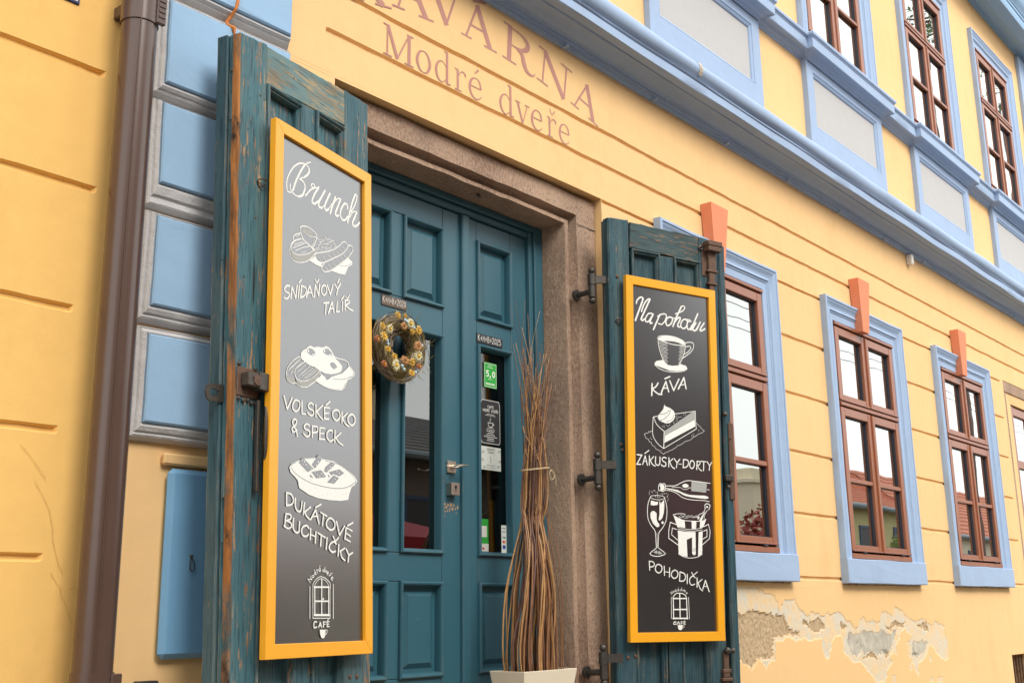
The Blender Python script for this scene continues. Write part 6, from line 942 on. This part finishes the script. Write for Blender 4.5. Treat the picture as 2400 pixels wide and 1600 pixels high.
board(FL, .558, 1.703, 'L', 'yellow framed chalk menu board headed Brunch on the left-hand shutter')
board(FR, .5605, 1.718, 'R', 'yellow framed chalk menu board headed Na pohodu on the right-hand shutter')

# ================================================================== WREATH, PLANTER, WILLOW
wr = thing('door_wreath', 'twig wreath with white daisies and yellow flowers hanging on the wide door leaf', 'wreath', (3.066, .215, .90))
wc = Vector((3.052, .150, 1.042)); rr = random.Random(11)
tw = [simple('grey_twig', (.30, .235, .17, 1), .7, 0, .4, 60), simple('mossy_twig', (.22, .165, .045, 1), .8, 0, .4, 60), simple('dark_twig', (.09, .06, .04, 1), .8, 0, .3, 60), simple('pale_twig', (.42, .37, .32, 1), .7, 0, .2, 60)]
m = MB(); N1 = 40; pts = [(wc.x+.097*cos(2*pi*k/N1), wc.y+.03, wc.z+.097*sin(2*pi*k/N1)) for k in range(N1+1)]; m.tube(pts, .034, 10, cap=False); m.build('twig_core', tw[1], wr, smooth=True)
for q, mt in enumerate(tw):
    m = MB()
    for i in range((130, 150, 80, 60)[q]):
        a0 = rr.uniform(0, 2*pi); da = rr.uniform(.5, 1.4)*rr.choice((-1, 1)); R0 = .097; ph = rr.uniform(0, 2*pi); dph = rr.uniform(-1.6, 1.6); rt = rr.uniform(.028, .052); pp = []
        for k in range(7):
            t = k/6; a = a0+da*t; b = ph+dph*t; out = .012*max(0, t-.8)*5*rr.random()
            rad = R0+(rt+out)*cos(b); pp.append((wc.x+rad*cos(a), wc.y+.015-(rt+out)*sin(b)*.75, wc.z+rad*sin(a)))
        m.tube(pp, [.0016]*5+[.0011, .0006], 4, cap=False)
    o = m.build('twigs', mt, wr); o['kind'] = 'stuff'
PET = {'w': simple('cream_petal', (.62, .56, .33, 1), .6, 0, .1), 'y': simple('golden_petal', (.58, .34, .05, 1), .6, 0, .2), 'o': simple('apricot_petal', (.52, .25, .09, 1), .6, 0, .2), 'r': simple('rust_petal', (.42, .13, .05, 1), .6, 0, .2)}
CEN = simple('yellow_flower_centre', (.72, .42, .02, 1), .7, 0, .15); CEN2 = simple('brown_flower_centre', (.3, .16, .04, 1), .8)
for kind, x, z, s_ in (('w', 3.088, 1.141, .028), ('o', 3.042, 1.121, .021), ('y', 3.004, 1.158, .020), ('y', 3.054, 1.166, .014), ('w', 2.970, 1.096, .024), ('y', 2.925, 1.099, .020), ('y', 2.934, 1.060, .024), ('r', 2.900, 1.043, .018), ('y', 3.128, 1.118, .024), ('y', 3.089, 1.106, .018), ('o', 3.118, 1.051, .024), ('w', 3.134, 1.014, .030), ('y', 2.957, 1.012, .018), ('w', 3.000, .953, .030), ('o', 3.052, .982, .022), ('y', 3.094, .980, .022), ('r', 2.933, .947, .018), ('y', 2.990, .985, .020), ('y', 3.090, .936, .020), ('r', 3.13, .97, .016)):
    x *= .9904; z *= .9904; m = MB(); np_n = 13 if kind in 'wo' else 9; tl = rr.uniform(-.4, .4); yy = .098+rr.uniform(-.008, .008); dz = rr.uniform(-.25, .25); dx = rr.uniform(-.25, .25)
    s_ *= .86
    for k in range(np_n):
        a = 2*pi*k/np_n+rr.uniform(-.08, .08); l = s_*rr.uniform(.85, 1.1); wd = s_*(.17 if np_n > 10 else .24); c, s2 = cos(a), sin(a)
        def P3(r, w_, lift): X = r*c-w_*s2; Z = r*s2+w_*c; return (x+X, yy+lift+dx*X+dz*Z, z+Z)
        m.add([P3(s_*.15, 0, .001), P3(l*.6, wd, -.003), P3(l, wd*.45, .002), P3(l, -wd*.45, .002), P3(l*.6, -wd, -.003), P3(l*.6, 0, -.0045)], [(0, 1, 5), (1, 2, 5), (2, 3, 5), (3, 4, 5), (4, 0, 5)])
    fl = m.build('flower', PET[kind], wr); m = MB(); m.ball((x, yy-.004, z), s_*.27, 8, 6, (1, .6, 1)); m.build('flower_centre', CEN if kind != 'o' else CEN2, fl, smooth=True)
EGG = simple('pale_blue_egg', (.42, .52, .56, 1), .4, 0, .12, 80)
for x, z in ((3.049, 1.147), (3.060, 1.143), (2.952, 1.045), (2.957, 1.032), (3.146, 1.058), (3.036, .956), (3.046, .944), (3.124, .955), (3.111, .942), (3.10, 1.125)):
    m = MB(); m.ball((x*.992, .104, z*.992), .0068, 10, 7, (1, 1, 1.2)); m.build('egg', EGG, wr, smooth=True)
m = MB(); 
for i in range(26):
    a = rr.uniform(0, 2*pi); r0 = .135; x = wc.x+r0*cos(a); z = wc.z+r0*sin(a); b = a+rr.uniform(-1, 1); l = rr.uniform(.02, .04); m.tube([(x, .13, z), (x+l*.5*cos(b), .125, z+l*.5*sin(b)), (x+l*cos(b+.3), .12, z+l*sin(b+.3))], [.001, .0008, .0004], 4, cap=False)
o = m.build('loose_sprigs', tw[1], wr); o['kind'] = 'stuff'

pl = thing('planter', 'cream square planter holding the tall willow twigs by the door', 'planter', (3.665, -.01, -.43))
m = MB(); X0, X1, Y0, Y1 = 3.494, 3.836, -.10, .082
v = []; 
def prect(i, z): return [(X0+i, Y0+i, z), (X1-i, Y0+i, z), (X1-i, Y1-i, z), (X0+i, Y1-i, z)]
lay = [prect(.03, -.43), prect(.0, -.228), prect(.009, -.228), prect(.011, -.27), prect(.02, -.275)]
for l_ in lay: v += l_
f = [(3, 2, 1, 0)]+[(r*4+i, r*4+(i+1) % 4, (r+1)*4+(i+1) % 4, (r+1)*4+i) for r in range(4) for i in range(4)]+[(16, 17, 18, 19)]
m.add(v, f); o = m.build('pot', M['cream'], pl); bv = o.modifiers.new('soft_edge', 'BEVEL'); bv.width = .002; bv.segments = 2
m = MB(); m.box(X0+.02, X1-.02, Y0+.02, Y1-.02, -.28, -.262, .004); m.build('soil', simple('dark_soil', (.05, .035, .022, 1), .9, 0, .3, 40, .2, .5, 60), pl)
wb = thing('willow_bundle', 'bundle of long bare willow twigs tied with twine, standing in the cream planter', 'twigs', (3.68, -.01, -.265))
tie = Vector((3.700, .000, .585)); rr = random.Random(21)
for i in range(96):
    bx_ = rr.uniform(X0+.028, X1-.014); by_ = rr.uniform(Y0+.03, Y1-.03); f_ = (bx_-3.665)/.17
    bow = rr.uniform(.96, 1.12); tx = tie.x+f_*.056+rr.gauss(0, .011); ty = tie.y+rr.uniform(-.035, .04)
    h = rr.uniform(.80, 1.16) if i > 13 else rr.uniform(1.10, 1.34)
    ex = tie.x+.02+rr.uniform(-.065, .09)+(rr.uniform(-.08, .08) if h > 1.1 else 0); ey = rr.uniform(-.05, .08)
    kk = rr.uniform(-.03, .03); dzt = (h-.585); c0 = 3.670
    w1, w2, w3 = rr.gauss(0, .008), rr.gauss(0, .012), rr.gauss(0, .012)
    pp = smooth([(bx_, by_, -.27), (c0+(bx_-c0)*bow+w1, by_, -.13), (c0+.004+(bx_-c0)*.84*bow+w2, by_*1.1, .08), (c0+.012+(bx_-c0)*.58+w3, by_*.8+ty*.2, .27), (tx+(c0+(bx_-c0)*.45-tx)*.3, ty, .43), (tx, ty, .585),
        (tx+(ex-tx)*.25+kk*.4, ty+(ey-ty)*.2, .585+dzt*.33), (tx+(ex-tx)*.62+kk, ty+(ey-ty)*.6, .585+dzt*.68), (ex, ey, h)], 3)
    n = len(pp); r0 = rr.choice((.0026, .0034, .0038, .0046, .0052)); q = rr.random()
    m = MB(); m.tube(pp, [r0*(1-.74*(k/(n-1))**1.3)*(1+.10*rr.uniform(-1, 1)) for k in range(n)], 6)
    for _ in range(rr.randint(1, 4)):      # buds and short side shoots
        k = rr.randrange(5, n-2); p = pp[k]; a = rr.uniform(0, 2*pi); l = rr.choice((.006, .008, .03))
        m.tube([p, (p[0]+l*.5*cos(a), p[1]+l*.3*sin(a), p[2]+l*.6), (p[0]+l*.7*cos(a), p[1]+l*.4*sin(a), p[2]+l*1.4)], [.0016, .0014, .0006], 5, cap=False)
    m.build('twig', M['willow_light'] if q < .3 else M['willow'] if q < .75 else M['willow_dark'], wb, smooth=True)
m = MB()
for z in (.590, .5935): m.tube([(tie.x+.080*cos(2*pi*k/24), tie.y+.050*sin(2*pi*k/24)-.002, z+.012*cos(2*pi*k/24)) for k in range(25)], .0017, 5, cap=False)
m.tube(smooth([(3.745, -.052, .590), (3.76, -.062, .565), (3.745, -.060, .545), (3.735, -.056, .57), (3.75, -.056, .588), (3.772, -.058, .57), (3.775, -.058, .52)]), .0016, 5)
m.build('twine', M['raffia'], wb)
# ================================================================== STREET AND THE SIDE OPPOSITE (seen in the panes)
asph = simple('street_asphalt', (.13, .12, .11, 1), .85, 0, .2, 3, .3, .4, 120)
pave = simple('grey_pavement', (.31, .29, .255, 1), .85, 0, .15, 4, .3, .3, 60)
def struct(m, name, mat): o = m.build(name, mat, None); o['kind'] = 'structure'; return o
m = MB(); m.add([(-120, -120, -1.12), (160, -120, -1.12), (160, 60, -1.12), (-120, 60, -1.12)], [(0, 1, 2, 3)]); struct(m, 'street', asph)
m = MB(); m.box(-20, 60, -1.55, 0.05, -1.3, -1.0, .01); struct(m, 'pavement', pave)
m = MB(); m.box(-20, 60, -9.0, -7.6, -1.3, -1.0, .01); struct(m, 'opposite_pavement', pave)
wallm = {'cream': simple('cream_render', (.66, .60, .46, 1), .85, 0, .06, 2, .2, .2, 60), 'grey': simple('grey_brown_render', (.16, .14, .125, 1), .85, 0, .1, 2, .2, .2, 60), 'ochre': simple('yellow_green_render', (.52, .48, .25, 1), .85, 0, .1, 2, .2, .2, 60)}
slate = simple('weathered_grey_roof', (.20, .20, .21, 1), .7, 0, .25, 4, .3, .3, 30); shbl = simple('dark_blue_shutter_paint', (.02, .05, .13, 1), .5)
redt = simple('red_roof_tiles', (.52, .20, .13, 1), .8, 0, .25, 6, .2, .4, 25)
def opp_house(name, label, x0, x1, eave, ridge, wm, rm, wins, wincol, chim=(), hip=False):
    h = thing(name, label, 'building', ((x0+x1)/2, -12, -1))
    m = MB(); m.box(x0, x1, -15, -9, -1.1, eave); m.build('wall', wm, h)
    hx = 2.2 if hip else 0
    m = MB(); A = [(x0-.15, -8.75, eave-.05), (x1+.15, -8.75, eave-.05), (x1+.15-hx, -12, ridge), (x0-.15+hx, -12, ridge), (x0-.15, -15.25, eave-.05), (x1+.15, -15.25, eave-.05)]
    m.add(A, [(0, 1, 2, 3), (3, 2, 5, 4), (0, 3, 4), (1, 5, 2)])
    rows = 14; sl = Vector((0, -3.25, ridge-eave+.05)); 
    for i in range(rows):
        t = i/rows; p = Vector((0, -8.75, eave-.05))+sl*t; q = p+sl/rows; s0 = hx*t; s1 = hx*(i+1)/rows
        m.add([(x0-.15+s0, p.y, p.z+.05), (x1+.15-s0, p.y, p.z+.05), (x1+.15-s1, q.y, q.z+.012), (x0-.15+s1, q.y, q.z+.012), (x0-.15+s0, p.y, p.z), (x1+.15-s0, p.y, p.z)], [(0, 1, 2, 3), (4, 5, 1, 0)])
    rf = m.build('roof', rm, h)
    for (cx_, w_, zt) in chim:
        yf = -8.9 if w_ > 1 else -11.0
        m = MB(); m.box(cx_-w_/2, cx_+w_/2, yf-.8, yf, .2, zt-.3, .02); m.box(cx_-w_/2-.08, cx_+w_/2+.08, yf-.88, yf+.08, zt-.38, zt-.28, .01); m.box(cx_-w_*.36, cx_+w_*.36, yf-.7, yf-.1, zt-.28, zt, .02); m.build('chimney', wallm['cream'], rf)
    m = MB(); m.tube([(x0-.15, -8.70, eave-.02), (x1+.15, -8.70, eave-.02)], .07, 8); m.build('gutter', simple('zinc', (.2, .25, .28, 1), .5, .4), rf)
    for (wx, ww, z0, z1) in wins:
        m = MB(); m.rings([(wx, wx+ww, z0, z1, -9.0), (wx+.01, wx+ww-.01, z0+.01, z1-.01, -8.96), (wx+.07, wx+ww-.07, z0+.07, z1-.07, -8.96), (wx+.07, wx+ww-.07, z0+.07, z1-.07, -8.98)], cap=False)
        wn = m.build('window', wincol, h); m = MB(); m.box(wx+.07, wx+ww-.07, -8.99, -8.98, z0+.07, z1-.07); m.build('pane', M['black'], wn)
    return h
opp_house('low_house', 'low house with a grey roof and dark blue window frames across the street', 8.2, 17.6, 2.40, 3.75, wallm['grey'], slate, [(10.2, 1.0, .2, 1.7), (12.2, 1.1, .2, 1.8), (15, 1.0, .2, 1.7)], shbl, ((13.3, .7, 4.3),))
opp_house('low_house', 'cream gabled house with a tall cream chimney stack across the street', 19.8, 26.5, 1.25, 2.0, wallm['cream'], slate, [(21.0, 1.0, -.3, .9), (25.2, 1.0, -.3, .9)], shbl, ((23.2, 1.6, 3.1),))
opp_house('low_house', 'yellow-green house with a hipped red tiled roof across the street', 27.3, 33.8, 2.55, 4.0, wallm['ochre'], redt, [(30.5, 1.0, .6, 2.15), (28.2, .9, .6, 2.1)], shbl, (), True)
opp_house('low_house', 'long house under a big red tiled roof across the street', 34.6, 52.0, 2.1, 4.35, wallm['cream'], redt, [(36.5, 1.1, .3, 1.7), (40, 1.1, .3, 1.7), (44, 1.1, .3, 1.7)], shbl)
opp_house('unseen_tall_house', 'unseen tall grey brown house across the street, sized to darken a board reflection', -9, 7.9, 6.2, 8.4, wallm['grey'], redt, [(x_, 1.1, z_, z_+1.6) for x_ in (-7, -4, -1, 2, 5) for z_ in (.3, 3.6)], shbl)  # unseen; height and dark wall set to darken the right board's reflection
LEAF = [simple('green_leaf', (.07, .13, .03, 1), .6, 0, .4, 3), simple('yellow_green_leaf', (.16, .19, .03, 1), .6, 0, .3, 3), simple('red_vine_leaf', (.25, .035, .02, 1), .6, 0, .4, 3)]
def leaves(m, c, r, n, size, rg, sq=(1, 1, 1)):
    for i in range(n):
        while True:
            p = Vector((rg.uniform(-1, 1), rg.uniform(-1, 1), rg.uniform(-1, 1)))
            if p.length < 1: break
        p = Vector((c[0]+p.x*r*sq[0], c[1]+p.y*r*sq[1], c[2]+p.z*r*sq[2])); a = Vector((rg.gauss(0, 1), rg.gauss(0, 1), rg.gauss(0, 1))).normalized(); b = a.orthogonal().normalized(); s = size*rg.uniform(.6, 1.3)
        m.add([p-a*s, p+b*s*.45, p+a*s, p-b*s*.45], [(0, 1, 2, 3)])
def bush(name, label, c, r, mat, n=700, sq=(1, .6, 1)):
    t = thing(name, label, 'shrub', (c[0], c[1], -1)); rg = random.Random(int(c[0]*10)); m = MB()
    for k in range(9): leaves(m, (c[0]+rg.uniform(-.6, .6)*r, c[1]+rg.uniform(-.3, .3)*r, c[2]+rg.uniform(-.6, .5)*r), r*.5, n//9, .07, rg, sq)
    m.build('foliage', mat, t, fix=False); m = MB()
    for k in range(4): m.tube([(c[0]+rg.uniform(-.1, .1), c[1], -1), (c[0]+rg.uniform(-.4, .4)*r, c[1], c[2])], [.03, .01], 6)
    m.build('stem', M['willow_dark'], t)
bush('garden_shrub', 'dark green shrub in front of the grey roofed house', (12.4, -8.3, .4), 1.15, LEAF[0], 2400)
bush('garden_shrub', 'reddish vine shrub beside the cream chimney house', (21.2, -8.2, 1.1), 1.15, LEAF[2], 1800)
bush('garden_shrub', 'yellow-green shrub at the corner of the hipped roof house', (28.6, -8.3, .95), .95, LEAF[1], 1800)
def tree(label, x, y, h, r, n):
    t = thing('street_tree', label, 'tree', (x, y, -1.1)); rg = random.Random(int(x)); m = MB()
    pts = smooth([(x, y, -1.1), (x+.1, y, h*.25), (x-.1, y+.1, h*.5), (x+.15, y, h*.8), (x, y, h)]); k = len(pts); m.tube(pts, [.14*(1-.9*i/(k-1)) for i in range(k)], 8); tips = []
    for i in range(12):
        z = h-rg.uniform(.2, 2.0); a = rg.uniform(0, 2*pi); l = r*rg.uniform(.4, 1.0); p = [(x, y, z), (x+l*.5*cos(a), y+l*.5*sin(a), z+l*.25), (x+l*cos(a), y+l*sin(a), z+l*.2)]
        m.tube(smooth(p, 3), [.04, .035, .03, .025, .02, .015, .01], 5, cap=False); tips.append(p[2]); tips.append(p[1])
    m.build('trunk', M['willow_dark'], t); m = MB()
    for p in tips: leaves(m, p, rg.uniform(.3, .6), n, .10, rg)
    m.build('crown', LEAF[0], t, fix=False)
tree('tall slender leafy tree standing far down the street', 31.0, -6.9, 18.4, 1.5, 16)
tree('slender leafy tree further down the street', 38.5, -7.0, 18.6, 1.3, 16)
ps = thing('parasol', 'wine red parasol opened out in the street facing the door', 'parasol', (7.0, -4.5, -1.12)); rp_ = simple('wine_red_canvas', (.35, .015, .035, 1), .7, 0, .1, 10)
m = MB(); n = 8; c = (7.0, -4.5, .98); v = [c]+[(c[0]+1.45*cos(2*pi*(k+.5)/n), c[1]+1.45*sin(2*pi*(k+.5)/n), .62) for k in range(n)]+[(c[0]+1.46*cos(2*pi*(k+.5)/n), c[1]+1.46*sin(2*pi*(k+.5)/n), .46) for k in range(n)]
m.add(v, [(0, 1+k, 1+(k+1) % n) for k in range(n)]+[(1+k, 9+k, 9+(k+1) % n, 1+(k+1) % n) for k in range(n)]); m.build('canopy', rp_, ps)
m = MB(); m.tube([(7, -4.5, -1.12), (7, -4.5, 1.0)], .025, 8); m.box(6.75, 7.25, -4.75, -4.25, -1.12, -1.05, .01); m.build('pole', M['iron'], ps)
for i, (y, z) in enumerate(((-6.0, 5.18), (-6.15, 5.5), (-5.9, 4.95))):
    m = MB(); m.tube([(x, y, z-.35*(1-((x % 24)/12-1)**2)) for x in range(-10, 72, 2)], .007, 5); o = m.build('overhead_cable', M['black'], None); tag(o, ('highest', 'middle', 'lowest')[(1, 0, 2)[i]]+' of three thin cables strung high along the street', 'cable', 'overhead cables')

# everything was laid out from eye level; set it on the street
for o in sc.objects:
    if o.parent is None and o.type in ('MESH', 'EMPTY'): o.matrix_basis = Matrix.Translation((0, 0, LIFT)) @ o.matrix_basis
